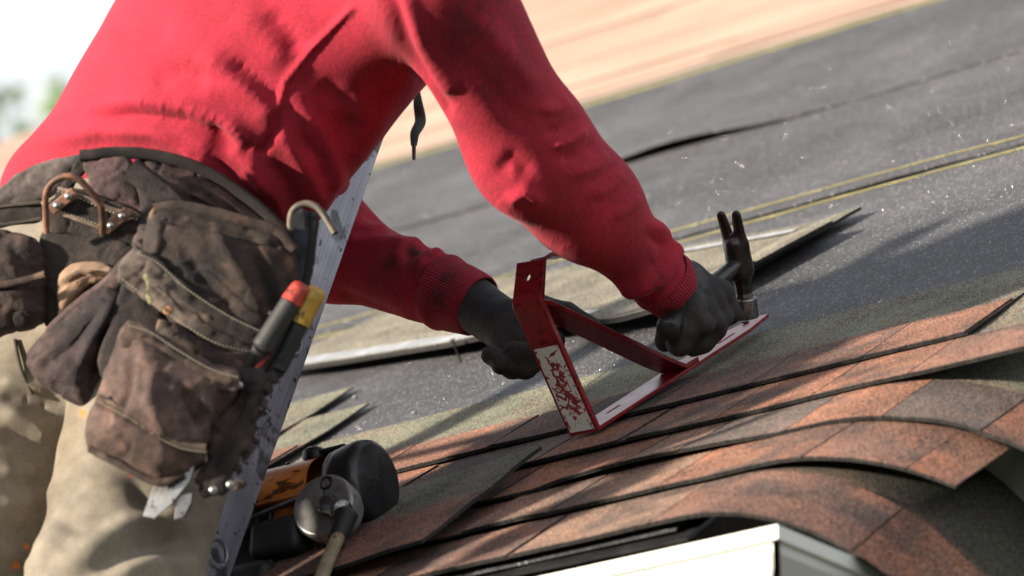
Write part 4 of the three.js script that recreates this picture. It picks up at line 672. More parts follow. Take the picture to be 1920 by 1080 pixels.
{
  const topN = spine, topP = hemP.clone().addScaledVector(spine, 0.05);
  const f = (p) => Math.max(trouserF(p) - 0.002, p.clone().sub(topP).dot(topN), -0.60 - p.y);
  const g = relax(finer(relax(nets(f, V(-0.78, -0.66, 0.12), V(0.12, 0.46, 0.9), 0.0055), 4)), 6);
  folds(g, [
    { pts: [[130, 1050], [240, 985], [370, 960]], w: 22, amp: 0.013 }, { pts: [[150, 1080], [260, 1030], [360, 1010]], w: 16, amp: -0.012 }, { pts: [[90, 900], [110, 960], [90, 1040]], w: 16, amp: 0.006 }, { pts: [[200, 1080], [300, 1050], [380, 1060]], w: 20, amp: 0.01 },
    { pts: [[0, 770], [60, 790], [95, 830]], w: 15, amp: 0.008 }, { pts: [[0, 805], [50, 830], [80, 860]], w: 13, amp: -0.007 }, { pts: [[0, 742], [50, 748], [100, 775]], w: 12, amp: -0.007 }, { pts: [[0, 715], [40, 722], [90, 740]], w: 12, amp: 0.007 },
    { pts: [[0, 940], [40, 950], [70, 930]], w: 14, amp: 0.007 }, { pts: [[0, 985], [40, 1000], [70, 990]], w: 14, amp: -0.007 },
    
    { pts: [[200, 820], [260, 900], [290, 960]], w: 30, amp: -0.005 }, { pts: [[110, 880], [170, 905], [230, 900]], w: 14, amp: 0.004 }, { pts: [[85, 960], [140, 990], [210, 985]], w: 14, amp: -0.006 }, { pts: [[250, 905], [300, 985], [330, 1070]], w: 16, amp: -0.007 }, { pts: [[280, 960], [340, 985], [390, 980]], w: 14, amp: 0.007 }, { pts: [[70, 1020], [130, 1055], [200, 1070]], w: 14, amp: 0.006 }, { pts: [[0, 880], [40, 890], [75, 875]], w: 12, amp: 0.006 }, { pts: [[0, 1030], [40, 1045], [60, 1070]], w: 12, amp: 0.007 }, { pts: [[120, 500], [160, 520], [200, 500]], w: 10, amp: 0.012 },
  ], SIDE);
  const p = g.attributes.position, n = g.attributes.normal, v = V(0, 0, 0);
  for (let i = 0; i < p.count; i++) { v.fromBufferAttribute(p, i); const d = 0.005 * fbm(v.x * 9, v.y * 12, v.z * 9, 4); p.setXYZ(i, v.x + n.getX(i) * d, v.y + n.getY(i) * d, v.z + n.getZ(i) * d); }
  relax(g, 8); planarUv(g, E1, E2);
  colored(g, (q) => { const m = fbm(q.x * 12, q.y * 12, q.z * 12, 4); let c = mix3(TAN, [0.2, 0.165, 0.125], step(0, 0.5, m)); const [x, y] = proj(q); for (const [sx, sy, r] of [[50, 1025, 6], [155, 775, 7], [245, 890, 5], [30, 1060, 8]]) if ((x - sx) ** 2 + (y - sy) ** 2 < r * r) c = [0.6, 0.2, 0.06]; return c; });
  const tr = part('trousers', g, M.trouser, person);
  const onLeg = (x, y) => { const r = ray(x, y); let t = 4.1; for (let i = 0; i < 90; i++) { const d = trouserF(EYE.clone().addScaledVector(r, t)) - 0.004; if (d < 0.001) break; t += Math.max(0.8 * d, 0.002); } return EYE.clone().addScaledVector(r, t); };
  for (const l of [[[28, 636], [34, 670], [44, 705], [60, 740]], [[70, 1000], [150, 985], [240, 960], [330, 945]], [[205, 905], [215, 960], [222, 1020], [226, 1085]]].slice(0, 1)) part('seam', colored(tube(l.map(([x, y]) => onLeg(x, y)), 0.002, 40, 8), () => [0.08, 0.065, 0.05]), M.trouser, tr);
  for (const k of ['ftR', 'ftL']) { const a = J[k]; const bg = nets(blend(0.03, cap(a.clone().add(V(0, 0.06, 0)), a, 0.05, 0.045), cap(a.clone().add(V(0, -0.012, 0.02)), a.clone().add(V(0, -0.022, -0.13)), 0.042, 0.036)), a.clone().subScalar(0.2), a.clone().addScalar(0.2), 0.011); planarUv(bg, E1, E2); part('boot', bg, M.darkWood, person); }
}
// gloves: palm, four bent fingers, thumb
function glove(list, k, lo, hi, cell = 0.0028, label) {
  const f = blend(k, ...list.map(([a, b, r, q]) => cap(a, b, r, q))), g = nets(f, lo, hi, cell);
  const p = g.attributes.position, n = g.attributes.normal, v = V(0, 0, 0);
  for (let i = 0; i < p.count; i++) { v.fromBufferAttribute(p, i); const d = 0.0012 * fbm(v.x * 60, v.y * 60, v.z * 60, 3); p.setXYZ(i, v.x + n.getX(i) * d, v.y + n.getY(i) * d, v.z + n.getZ(i) * d); }
  g.computeVertexNormals(); planarUv(g, E1, E2); return g;
}
{
  // right hand closed round the hammer's grip; handle runs along HAM.Z
  const o = HAM.at(0.006, 0.046, 0.150), hx = HAM.X, hy = HAM.Y, hz = HAM.Z;                         // centre of the grip
  const at = (x, y, z) => o.clone().addScaledVector(hx, x).addScaledVector(hy, y).addScaledVector(hz, z);
  const cam = SIDE, wr = J.wrR, list = [];
  // back of the hand lies over the handle towards the wrist
  const kn = [0, 1, 2, 3].map((i) => at(0.024 - 0.002 * i, 0.008 - 0.004 * i, -0.034 + 0.021 * i));
  const pal = wr.clone().lerp(at(0.0, 0.028, 0.0), 0.75);
  list.push([wr.clone().addScaledVector(wr.clone().sub(J.elR).normalize(), -0.03), wr, 0.029, 0.028], [wr, pal, 0.028, 0.03]);
  kn.forEach((q, i) => list.push([pal, q, 0.026, 0.0155]));
  kn.forEach((q, i) => { // each finger: out from the knuckle, under the handle, back to the palm
    const z = -0.036 + 0.022 * i, a = at(0.03, -0.016, z), b = at(0.006, -0.028, z + 0.002), c = at(-0.018, -0.016, z + 0.003), r = [0.0125, 0.013, 0.0125, 0.0108][i];
    list.push([q, a, r + 0.001, r], [a, b, r, r * 0.97], [b, c, r * 0.97, r * 0.9]);
  });
  const dz = o.clone().sub(EYE).dot(FWD); // thumb and rolled fingertips on the near side
  const t0 = AD(1292, 592, dz - 0.02), t1 = AD(1282, 618, dz - 0.034), t2 = AD(1275, 642, dz - 0.032); list.push([pal, t0, 0.026, 0.02], [t0, t1, 0.019, 0.0175], [t1, t2, 0.0175, 0.0165]);
  const l0 = AD(1256, 610, dz - 0.004), l1 = AD(1247, 640, dz - 0.002); list.push([pal, l0, 0.022, 0.0135], [l0, l1, 0.0135, 0.0125]);
  list.push([AD(1315, 640, dz - 0.012), AD(1340, 615, dz - 0.01), 0.014, 0.015], [AD(1300, 648, dz - 0.012), AD(1315, 640, dz - 0.012), 0.013, 0.014]);
  const ps = list.flatMap(([a, b]) => [a, b]), [lo, hi] = bounds(ps, 0.04), g = glove(list, 0.0045, lo, hi, 0.0026);
  colored(g, (p) => { const d = p.clone().sub(o).dot(hy), n = fbm(p.x * 40, p.y * 40, p.z * 40, 3); const knit = step(0.012, 0.02, d + 0.006 * n); return mix3(mix3([0.035, 0.029, 0.026], [0.05, 0.044, 0.04], step(0, 0.4, n)), mix3([0.02, 0.022, 0.03], [0.1, 0.11, 0.13], step(0.15, 0.4, n)), knit); });
  part('glove', g, M.glove, person, 'black glove closed around the hammer grip');
}
{
  // left hand closed round the bracket's arm from behind
  const wr = J.wrL, list = [], dir = wr.clone().sub(J.elL).normalize();
  const pal = AD(940, 606, 4.95), kn = [AD(1012, 590, 4.93), AD(1004, 618, 4.91), AD(985, 645, 4.9), AD(955, 664, 4.9)];
  list.push([wr.clone().addScaledVector(dir, -0.03), wr, 0.031, 0.031], [wr, pal, 0.032, 0.03]);
  kn.forEach((q) => list.push([pal, q, 0.027, 0.017]));
  // forefinger lies along the brace, the others curl back towards the palm
  const f1 = [AD(1012, 580, 4.93), AD(1062, 590, 4.93), AD(1108, 614, 4.93)]; list.push([pal, f1[0], 0.025, 0.017], [f1[0], f1[1], 0.0165, 0.0145], [f1[1], f1[2], 0.0145, 0.0125]);
  const curl = [[[1035, 640, 4.91], [1005, 668, 4.885], [965, 660, 4.87]], [[1012, 668, 4.9], [985, 688, 4.88], [940, 682, 4.87]], [[982, 682, 4.9], [960, 690, 4.885], [920, 666, 4.88]]];
  curl.forEach((c, i) => { const q = c.map((v) => AD(...v)); const r = [0.0142, 0.0138, 0.0125][i]; list.push([kn[i + 1], q[0], r + 0.001, r], [q[0], q[1], r, r], [q[1], q[2], r, r * 0.92]); });
  const t = [AD(955, 630, 4.93), AD(990, 640, 4.9), AD(1030, 655, 4.9)]; list.push([pal, t[0], 0.026, 0.02], [t[0], t[1], 0.017, 0.015], [t[1], t[2], 0.015, 0.012]);
  const ps = list.flatMap(([a, b]) => [a, b]), [lo, hi] = bounds(ps, 0.045), g = glove(list, 0.0045, lo, hi, 0.0026);
  const up = N;
  colored(g, (p) => { const [x, y] = proj(p), n = fbm(p.x * 40, p.y * 40, p.z * 40, 3); const k = step(0, 1, (p.clone().sub(pal).dot(N) - 0.012 + 0.004 * n) / 0.006); return mix3(mix3([0.03, 0.024, 0.021], [0.045, 0.036, 0.03], step(0, 0.4, n)), [0.014, 0.015, 0.022], k); });
  part('glove', g, M.glove, person, 'black glove holding the red bracket');
}

// ------------------------------------------------------------------ tool belt with its pouches
const march = (x, y, t0 = 4.1) => { const r = ray(x, y); let t = t0; for (let i = 0; i < 80; i++) { const d = trouserF(EYE.clone().addScaledVector(r, t)); if (d < 0.001) return t; t += Math.max(d * 0.8, 0.002); if (t > 6) break; } return NaN; };
const plane = (x, y, n, off = 0) => ({ p: EYE.clone().addScaledVector(ray(x, y), march(x, y)).addScaledVector(n.normalize(), off), n });
const PR = plane(290, 560, V(0.66, -0.22, 0.72), 0.012), PL = plane(70, 480, V(0.42, -0.22, 0.88), 0.002), PM = plane(180, 400, V(0.5, -0.35, 0.79), 0.002), PF = plane(250, 760, V(0.66, -0.1, 0.75), 0.03), PT = plane(400, 380, V(0.62, -0.3, 0.72), 0.004);
const clear = (P, pts) => { let need = 0; for (const [x, y] of pts) { const q = hitPlane(x, y, P.p, P.n); need = Math.max(need, -trouserF(q)); } P.p.addScaledVector(P.n, Math.min(need, 0.05)); };
clear(PL, [[20, 480], [60, 560], [120, 480], [200, 480], [180, 560], [120, 620], [60, 600], [150, 520], [120, 700], [240, 470]]); clear(PM, [[60, 380], [150, 330], [200, 400], [240, 440], [200, 310], [100, 430], [150, 400]]);
clear(PR, [[300, 450], [400, 500], [300, 540], [460, 600], [360, 600]]); clear(PF, [[220, 700], [300, 800], [200, 820], [380, 720], [300, 680]]);
const on = (P, x, y, off = 0) => hitPlane(x, y, P.p.clone().addScaledVector(P.n, off), P.n);
function sdPoly(pts, x, y) { let d = 1e9, s = 1; for (let i = 0, j = pts.length - 1; i < pts.length; j = i++) { const [ax, ay] = pts[i], [bx, by] = pts[j], ex = bx - ax, ey = by - ay, wx = x - ax, wy = y - ay, t = clamp((wx * ex + wy * ey) / (ex * ex + ey * ey)), dx = wx - t * ex, dy = wy - t * ey; d = Math.min(d, dx * dx + dy * dy); const c1 = y >= ay, c2 = y < by, c3 = ex * wy > ey * wx; if ((c1 && c2 && c3) || (!c1 && !c2 && !c3)) s = -s; } return s * Math.sqrt(d); }
const smooth = (pts, n = 3) => { const c = new THREE.CatmullRomCurve3(pts.map(([x, y]) => V(x, y, 0)), true, 'centripetal'); return c.getSpacedPoints(pts.length * n).slice(0, -1).map((p) => [p.x, p.y]); };
// a stitched piece: outline drawn on plane P, lifted by off, thick, padded by bulge
function piece(P, outline, { off = 0, th = 0.006, bulge = 0, soft = 0.02, r = 0.003, cell = 0.003, bump = 0.0018, freq = 30, fold = [], col, ragged = 0, round = true, hug = 0 }) {
  const u = V(0, 1, 0).cross(P.n).normalize(), v = P.n.clone().cross(u), s = ++sid * 2.9;
  if (hug) { // keep the whole piece outside the hips
    let need = 0; const cx = outline.reduce((t, q) => t + q[0], 0) / outline.length, cy = outline.reduce((t, q) => t + q[1], 0) / outline.length;
    for (const [x, y] of outline) for (const k of [0, 0.5, 0.9]) { const q = hitPlane(lerp(cx, x, k), lerp(cy, y, k), P.p.clone().addScaledVector(P.n, off), P.n); need = Math.max(need, 0.006 - trouserF(q)); }
    off += Math.min(need, 0.06); P.lift = Math.max(P.lift || 0, Math.min(need, 0.06)); 
  }
  const o = P.p.clone().addScaledVector(P.n, off);
  const poly = (round ? smooth(outline) : outline).map(([x, y]) => { const q = hitPlane(x, y, o, P.n).sub(o); return [q.dot(u), q.dot(v)]; });
  const xs = poly.map((q) => q[0]), ys = poly.map((q) => q[1]), m = 0.012;
  const f = (q) => { let d2 = sdPoly(poly, q.x, q.y); if (ragged) d2 += ragged * fbm(q.x * 90, q.y * 90, s, 3); const h = th / 2 + bulge * (1 - Math.exp(-Math.max(0, -d2) / soft)) ; const zc = bulge * 0.5 * (1 - Math.exp(-Math.max(0, -d2) / soft)); const a = d2 + r, b = Math.abs(q.z - zc) - h + r; return Math.min(Math.max(a, b), 0) + Math.hypot(Math.max(a, 0), Math.max(b, 0)) - r; };
  const g = nets(f, V(Math.min(...xs) - m, Math.min(...ys) - m, -th / 2 - bulge * 0.6 - m), V(Math.max(...xs) + m, Math.max(...ys) + m, th / 2 + bulge * 1.6 + m), cell);
  const p = g.attributes.position, n = g.attributes.normal;
  for (let i = 0; i < p.count; i++) { const x = p.getX(i), y = p.getY(i), d = bump * (2 * fbm(x * freq, y * freq, s, 4) - 0.9 * step(0.78, 0.97, 1 - Math.abs(fbm(x * freq * 0.9 + 7, y * freq * 0.9, s + 4, 3)) * 2.2)); p.setXYZ(i, x + n.getX(i) * d, y + n.getY(i) * d, p.getZ(i) + n.getZ(i) * d); }
  g.computeVertexNormals(); g.applyMatrix4(frame(o, u, v, P.n)); if (fold.length) folds(g, fold, SIDE);
  planarUv(g, u, v); const edge = (q) => { const w = q.clone().sub(o); return -sdPoly(poly, w.dot(u), w.dot(v)); };
  return colored(g, (q) => col(q, edge(q)));
}
const PURPLE = [0.085, 0.058, 0.056], BROWN = [0.07, 0.044, 0.033], SOOT = [0.023, 0.0175, 0.0165], WORN = [0.24, 0.18, 0.115], GREYWEB = [0.21, 0.195, 0.17];
const leatherCol = (a, b, wear = 0.5, s = 0) => (q, e) => { const n = fbm(q.x * 26 + s, q.y * 26, q.z * 26, 5), m = fbm(q.x * 60 - s, q.y * 60, q.z * 60, 4); let c = mix3(a, b, step(-0.12, 0.3, n)); c = mix3(c, WORN, 0.8 * wear * step(0.16, 0.42, m) * (0.35 + 0.65 * Math.exp(-Math.max(0, e) / 0.006))); return [c[0] * 1.16, c[1] * 0.97, c[2] * 0.96]; };
const strapPts = (P, list, off) => list.map(([x, y]) => on(P, x, y, off));
function cord(P, list, off, r, flat, col, noise = 0.0012) { const g = tube(strapPts(P, list, off), r, 70, 14), p = g.attributes.position, n = g.attributes.normal, c = bez(strapPts(P, list, off)); for (let i = 0; i < p.count; i++) { const q = V(p.getX(i), p.getY(i), p.getZ(i)), ct = c.getPointAt(clamp(Math.floor(i / 15) / 70)), w = q.clone().sub(ct), k = w.dot(P.n); q.addScaledVector(P.n, -k * (1 - flat)); const d = noise * fbm(q.x * 70, q.y * 70, q.z * 70, 3); q.add(V(n.getX(i) * d, n.getY(i) * d, n.getZ(i) * d)); p.setXYZ(i, q.x, q.y, q.z); } g.computeVertexNormals(); return colored(g, (q) => col(q, 0)); }
const stitch = (P, list, off, n, l = 0.0042) => { const c = bez(strapPts(P, list, off)), out = []; for (let i = 0; i < n; i++) { const a = c.getPointAt((i + 0.2) / n), b = c.getPointAt((i + 0.75) / n); out.push(cyl(a, b, 0.0008, 0.0008, 6)); } return out; };
const beltM = { thread: mat({ color: C(0.3, 0.27, 0.2) }) };
{
  const belt = thing('tool_belt', 'worn dark tool belt with bulging leather pouches on the roofer\'s hips', 'tool belt', J.pelvis.clone());
  const L = M.leather, Wb = M.webbing;
  // padded belt round the waist
  part('belt_pad', piece(PM, [[-40, 380], [0, 352], [40, 322], [95, 302], [155, 290], [132, 330], [92, 372], [40, 388], [-40, 400]], { off: 0.004, th: 0.010, bulge: 0.006, col: leatherCol([0.25, 0.24, 0.235], [0.17, 0.16, 0.155], 0.1) }), Wb, belt, 'pale grey back pad of the belt');
  part('belt_pad', piece(PM, [[150, 290], [180, 286], [210, 287], [170, 318], [140, 350], [105, 372], [125, 332]], { off: 0.008, th: 0.012, col: leatherCol(SOOT, [0.045, 0.04, 0.04], 0.2) }), L, belt, 'black edge of the grey back pad');
  part('belt_pad', piece(PM, [[158, 300], [200, 292], [245, 292], [256, 330], [280, 408], [240, 398], [195, 378], [168, 345]], { off: 0.01, th: 0.014, bulge: 0.008, col: leatherCol([0.115, 0.08, 0.082], PURPLE, 0.3) }), L, belt, 'faded purple brown pad of the belt');
  const pad = part('belt_pad', piece(PT, [[258, 294], [330, 304], [400, 333], [462, 372], [525, 428], [548, 480], [505, 470], [450, 450], [385, 425], [330, 398], [288, 350]], { off: 0.0, th: 0.016, bulge: 0.012, fold: [{ pts: [[300, 330], [380, 360], [480, 430]], w: 9, amp: -0.006 }, { pts: [[360, 345], [420, 378], [470, 415]], w: 7, amp: 0.006 }, { pts: [[340, 365], [400, 395], [470, 435]], w: 6, amp: -0.006 }], col: leatherCol(PURPLE, [0.045, 0.034, 0.034], 0.5) }), L, belt, 'dark purple pad of the belt above the main pouch');
  part('edge_piping', cord(PT, [[150, 292], [220, 286], [290, 291], [350, 306], [402, 329], [457, 366], [507, 407], [536, 438]], 0.016, 0.0062, 0.8, leatherCol(SOOT, [0.05, 0.048, 0.046], 0)), Wb, belt);
  part('belt_strap', piece(PM, [[-30, 386], [20, 380], [78, 374], [82, 414], [20, 424], [-30, 430]], { off: 0.012, th: 0.006, bulge: 0.002, bump: 0.001, col: leatherCol([0.06, 0.056, 0.05], SOOT, 0.3) }), Wb, belt, 'ribbed webbing strap at the back of the belt');
  part('strap_edge', [cord(PM, [[-20, 390], [30, 384], [76, 379]], 0.017, 0.0022, 0.8, leatherCol([0.12, 0.11, 0.09], SOOT, 0.3)), cord(PM, [[-20, 424], [30, 418], [78, 410]], 0.017, 0.0022, 0.8, leatherCol([0.12, 0.11, 0.09], SOOT, 0.3))], Wb, belt);
  // leather saddle with its riveted clips and the hammer loop
  const saddle = part('saddle', piece(PM, [[92, 375], [128, 346], [195, 368], [268, 402], [262, 468], [205, 478], [140, 440], [95, 440]], { off: 0.02, th: 0.01, bulge: 0.004, col: leatherCol(SOOT, [0.04, 0.036, 0.034], 0.25) }), L, belt, 'black leather saddle carrying the hammer loop');
  part('saddle_trim', [cord(PM, [[108, 352], [150, 366], [205, 390], [262, 406]], 0.031, 0.0022, 0.7, leatherCol([0.3, 0.27, 0.22], WORN, 0.2)), cord(PM, [[112, 400], [155, 415], [200, 432]], 0.031, 0.002, 0.7, leatherCol([0.3, 0.27, 0.22], WORN, 0.2))], Wb, saddle);
  for (const [a, b] of [[[97, 394], [140, 360]], [[198, 432], [240, 396]]]) {
    const p0 = on(PM, ...a, 0.034), p1 = on(PM, ...b, 0.034), d = p1.clone().sub(p0), c = part('clip', box(0.012, d.length() * 1.05, 0.004, axisFrame(p0.clone().lerp(p1, 0.5), d, PM.n).multiply(new THREE.Matrix4()), 0.0018), M.rust, saddle);
    part('rivet', [0.25, 0.75].map((t) => lathe([[0, 0.003], [0.0028, 0.0024], [0.0042, 0]], p0.clone().lerp(p1, t).addScaledVector(PM.n, 0.004), PM.n, 14)), M.blade, saddle);
  }
  part('hammer_loop', tube([[88, 436], [86, 398], [87, 362], [100, 341], [128, 330], [148, 337], [170, 360], [188, 382], [192, 410], [192, 438]].map(([x, y], i) => on(PM, x, y, 0.05 + 0.028 * Math.sin(i / 9 * Math.PI))), 0.0038, 90, 14), M.rust, belt, 'rusty wire hammer loop');
  part('strap_tail', cord(PT, [[243, 316], [275, 338], [312, 366], [350, 404], [392, 426], [440, 438], [498, 436]], 0.034, 0.0125, 0.5, leatherCol([0.06, 0.056, 0.056], SOOT, 0.15)), L, belt, 'thick black strap drooping across the pouch');
  part('strap_tail', cord(PT, [[266, 330], [281, 372], [279, 420], [262, 472]], 0.028, 0.011, 0.45, leatherCol([0.06, 0.056, 0.056], SOOT, 0.15)), L, belt);
  // black sheet that paints the shade of the hollow behind the pouches
  part('dark_backing', piece(PL, [[80, 435], [150, 440], [255, 462], [250, 500], [205, 548], [150, 590], [100, 625], [82, 600]], { off: 0.02, th: 0.014, bulge: 0.006, col: leatherCol(SOOT, [0.028, 0.024, 0.02], 0.15) }), L, belt);
  part('canvas_loop', piece(PL, [[108, 545], [116, 512], [150, 492], [205, 496], [222, 512], [175, 535], [140, 560], [112, 600]], { off: 0.036, th: 0.01, bulge: 0.006, fold: [{ pts: [[115, 525], [150, 505], [205, 508]], w: 4, amp: 0.003, flat: 1 }, { pts: [[112, 540], [155, 518], [215, 520]], w: 4, amp: -0.003, flat: 1 }], col: leatherCol([0.34, 0.28, 0.2], [0.26, 0.2, 0.14], 0.1) }), M.trouser, belt, 'pale canvas flap between the pouches');
  part('rolled_edge', cord(PL, [[268, 474], [232, 512], [200, 545], [160, 575], [118, 612], [100, 632]], 0.052, 0.0125, 0.8, leatherCol([0.1, 0.072, 0.07], PURPLE, 0.3)), L, belt);
  part('dark_backing', piece(PR, [[245, 470], [300, 480], [330, 600], [300, 700], [215, 720], [185, 700], [205, 600], [225, 540]], { hug: 1, off: 0.012, th: 0.01, bulge: 0.004, col: leatherCol([0.03, 0.024, 0.024], SOOT, 0.15) }), L, belt);  // dark backing added over the trousers, for bag and shadow in the gap
  // left pouch
  const lp = part('left_pouch', piece(PL, [[-60, 440], [0, 430], [50, 440], [78, 452], [90, 490], [86, 545], [80, 605], [40, 618], [-20, 632], [-60, 640]], { off: 0.034, th: 0.02, bulge: 0.022, fold: [{ pts: [[-40, 548], [20, 538], [84, 522]], w: 5, amp: -0.005, flat: 1 }, { pts: [[20, 450], [40, 500], [84, 510]], w: 12, amp: -0.004 }], col: leatherCol([0.075, 0.054, 0.048], [0.035, 0.027, 0.024], 0.45) }), L, belt, 'dark brown pouch at the left hip');
  part('pouch_piping', cord(PL, [[-40, 540], [0, 534], [40, 527], [84, 514]], 0.072, 0.004, 0.8, leatherCol([0.2, 0.155, 0.11], BROWN, 0.4)), L, lp);
  // dark bag between the hips
  part('middle_bag', piece(PL, [[205, 540], [250, 572], [266, 602], [238, 612], [210, 662], [190, 725], [168, 768], [125, 750], [66, 708], [50, 674], [98, 618], [150, 575]], { hug: 1, off: 0.034, th: 0.02, bulge: 0.02, fold: [{ pts: [[240, 590], [200, 640], [170, 740]], w: 10, amp: -0.008 }, { pts: [[190, 570], [140, 640], [80, 690]], w: 12, amp: -0.007 }, { pts: [[215, 560], [180, 620], [140, 700]], w: 10, amp: 0.006 }], col: leatherCol([0.036, 0.026, 0.03], [0.055, 0.04, 0.036], 0.3) }), L, belt, 'limp dark bag between the two pouches');
  // main pouch
  const main = part('main_pouch', piece(PR, [[288, 392], [335, 384], [400, 396], [470, 416], [522, 432], [550, 472], [563, 530], [550, 592], [528, 652], [495, 700], [430, 690], [350, 640], [296, 570], [264, 492]], { off: 0.026, th: 0.03, bulge: 0.022, soft: 0.025, bump: 0.0016, freq: 24, fold: [{ pts: [[330, 450], [380, 520], [450, 590]], w: 16, amp: -0.008 }, { pts: [[400, 430], [440, 500], [500, 600]], w: 14, amp: 0.006 }, { pts: [[460, 440], [500, 520], [520, 600]], w: 12, amp: -0.008 }, { pts: [[300, 400], [300, 450], [290, 500]], w: 12, amp: 0.007 }, { pts: [[300, 410], [400, 430], [520, 460]], w: 5, amp: -0.006, flat: 1 }], col: leatherCol([0.045, 0.032, 0.025], [0.016, 0.013, 0.012], 0.75, 3) }), L, belt, 'blackened main pouch of the right hip');
  part('pouch_rim', cord(PR, [[288, 392], [330, 386], [400, 398], [470, 418], [520, 434], [550, 470]], 0.05, 0.006, 0.6, leatherCol([0.09, 0.07, 0.055], BROWN, 0.6)), L, main);
  part('worn_patch', [piece(PR, [[288, 428], [305, 412], [322, 425], [318, 450], [296, 462]], { off: 0.052, th: 0.005, ragged: 0.003, col: leatherCol([0.3, 0.27, 0.25], WORN, 0.3) }), piece(PR, [[280, 470], [300, 452], [318, 462], [308, 490], [284, 496]], { off: 0.05, th: 0.005, ragged: 0.003, col: leatherCol([0.28, 0.25, 0.22], [0.3, 0.2, 0.06], 0.4) })], L, main, 'pale scuffed patches at the pouch corner');
  // webbing band across it
  const band = part('webbing_band', piece(PR, [[252, 466], [290, 482], [350, 534], [430, 586], [490, 612], [482, 670], [405, 650], [336, 610], [276, 566], [217, 522]], { off: 0.062, th: 0.006, bulge: 0.01, soft: 0.03, bump: 0.0015, fold: [{ pts: [[262, 476], [345, 540], [430, 594], [486, 620]], w: 4, amp: 0.003, flat: 1 }, { pts: [[240, 500], [330, 572], [410, 625], [480, 650]], w: 4, amp: -0.002, flat: 1 }], col: (q, e) => { const [x] = proj(q); return mix3(leatherCol(GREYWEB, [0.085, 0.072, 0.06], 0.5, 5)(q, e), leatherCol([0.03, 0.026, 0.024], [0.05, 0.04, 0.033], 0.3)(q, e), step(330, 400, x + 40 * fbm(q.x * 40, q.y * 40, q.z * 40, 3))); } }), Wb, belt, 'grey webbing band across the main pouch');
  part('paint_spot', [piece(PR, [[306, 578], [314, 572], [324, 578], [322, 588], [312, 592], [305, 587]], { off: 0.078, th: 0.002, r: 0.001, cell: 0.0018, bump: 0, col: () => [0.75, 0.36, 0.16] })], L, band, 'orange paint spot');
  part('paint_spot', [piece(PR, [[268, 520], [276, 512], [284, 524], [280, 545], [288, 560], [282, 572], [272, 556], [274, 538]], { off: 0.077, th: 0.002, r: 0.001, cell: 0.0018, bump: 0, ragged: 0.002, col: () => [0.5, 0.45, 0.26] })], L, band, 'dried yellowish drip');
  part('lower_pouch', piece(PR, [[296, 598], [345, 612], [410, 648], [486, 668], [506, 700], [476, 742], [430, 732], [380, 704], [318, 664], [294, 640]], { off: 0.048, th: 0.02, bulge: 0.02, col: leatherCol([0.06, 0.042, 0.034], [0.03, 0.022, 0.019], 0.6, 8) }), L, belt, 'brown pouch pocket below the webbing band');
  // front pocket with band and seam
  const fp = part('front_pocket', piece(PF, [[240, 604], [278, 616], [336, 652], [400, 688], [448, 702], [438, 756], [406, 792], [390, 836], [380, 872], [346, 892], [300, 908], [228, 874], [166, 840], [162, 802], [186, 732], [210, 662]], { off: 0.05, th: 0.03, bulge: 0.03, soft: 0.03, bump: 0.0016, freq: 20, fold: [{ pts: [[182, 752], [235, 780], [295, 820], [345, 842], [388, 846]], w: 5, amp: -0.006, flat: 1 }, { pts: [[290, 690], [280, 750], [300, 800]], w: 12, amp: 0.007 }, { pts: [[250, 690], [240, 740], [230, 770]], w: 10, amp: -0.005 }, { pts: [[340, 720], [360, 770], [385, 800]], w: 9, amp: -0.008 }, { pts: [[375, 740], [390, 770], [380, 810]], w: 7, amp: 0.008 }, { pts: [[200, 800], [240, 840], [300, 880]], w: 10, amp: 0.004 }], col: leatherCol([0.125, 0.09, 0.075], [0.07, 0.05, 0.042], 0.4, 12) }), L, belt, 'bulging brown front pocket, the lowest of the right hip pouches');
  part('pocket_band', piece(PF, [[240, 602], [278, 613], [336, 650], [400, 686], [449, 700], [446, 738], [402, 734], [332, 700], [262, 660], [222, 646]], { off: 0.082, th: 0.008, bulge: 0.006, fold: [{ pts: [[236, 615], [330, 665], [400, 702], [446, 714]], w: 4, amp: 0.0025, flat: 1 }, { pts: [[230, 630], [330, 682], [400, 718], [446, 726]], w: 4, amp: -0.0025, flat: 1 }], col: leatherCol([0.15, 0.12, 0.095], [0.06, 0.047, 0.04], 0.6, 2) }), Wb, fp);
  part('pocket_piping', [cord(PF, [[182, 744], [235, 771], [295, 811], [345, 834], [386, 840]], 0.088, 0.0042, 0.8, leatherCol([0.2, 0.16, 0.12], BROWN, 0.4)), cord(PF, [[168, 840], [228, 872], [300, 905], [345, 890]], 0.066, 0.0045, 0.8, leatherCol([0.1, 0.08, 0.065], BROWN, 0.4))], L, fp);
  part('side_panel', piece(PF, [[446, 702], [502, 690], [498, 735], [486, 758], [470, 790], [476, 852], [446, 852], [440, 888], [428, 914], [398, 926], [364, 905], [388, 850], [402, 792], [434, 756]], { off: 0.052, th: 0.014, bulge: 0.01, ragged: 0.012, bump: 0.0018, fold: [{ pts: [[470, 710], [430, 800], [390, 910]], w: 10, amp: -0.007 }, { pts: [[485, 715], [455, 800], [420, 890]], w: 8, amp: 0.006 }], col: leatherCol([0.05, 0.035, 0.03], [0.02, 0.016, 0.014], 0.3, 15) }), L, belt, 'torn dark side of the right hip pouches');
  const bits = []; for (let i = 0; i < 16; i++) { const t = i / 15; bits.push(piece(PF, [[-7, -5], [6, -7], [9, 4], [1, 8], [-8, 5]].map(([x, y]) => [lerp(500, 445, t) + rr(-8, 12) + x * rr(0.8, 1.5), lerp(712, 905, t) + rr(-8, 8) + y * rr(0.8, 1.5)]), { off: 0.055 + rr(-0.004, 0.008), th: 0.005, cell: 0.0024, ragged: 0.006, col: leatherCol([0.045, 0.032, 0.027], [0.018, 0.015, 0.013], 0.3, i) })); }
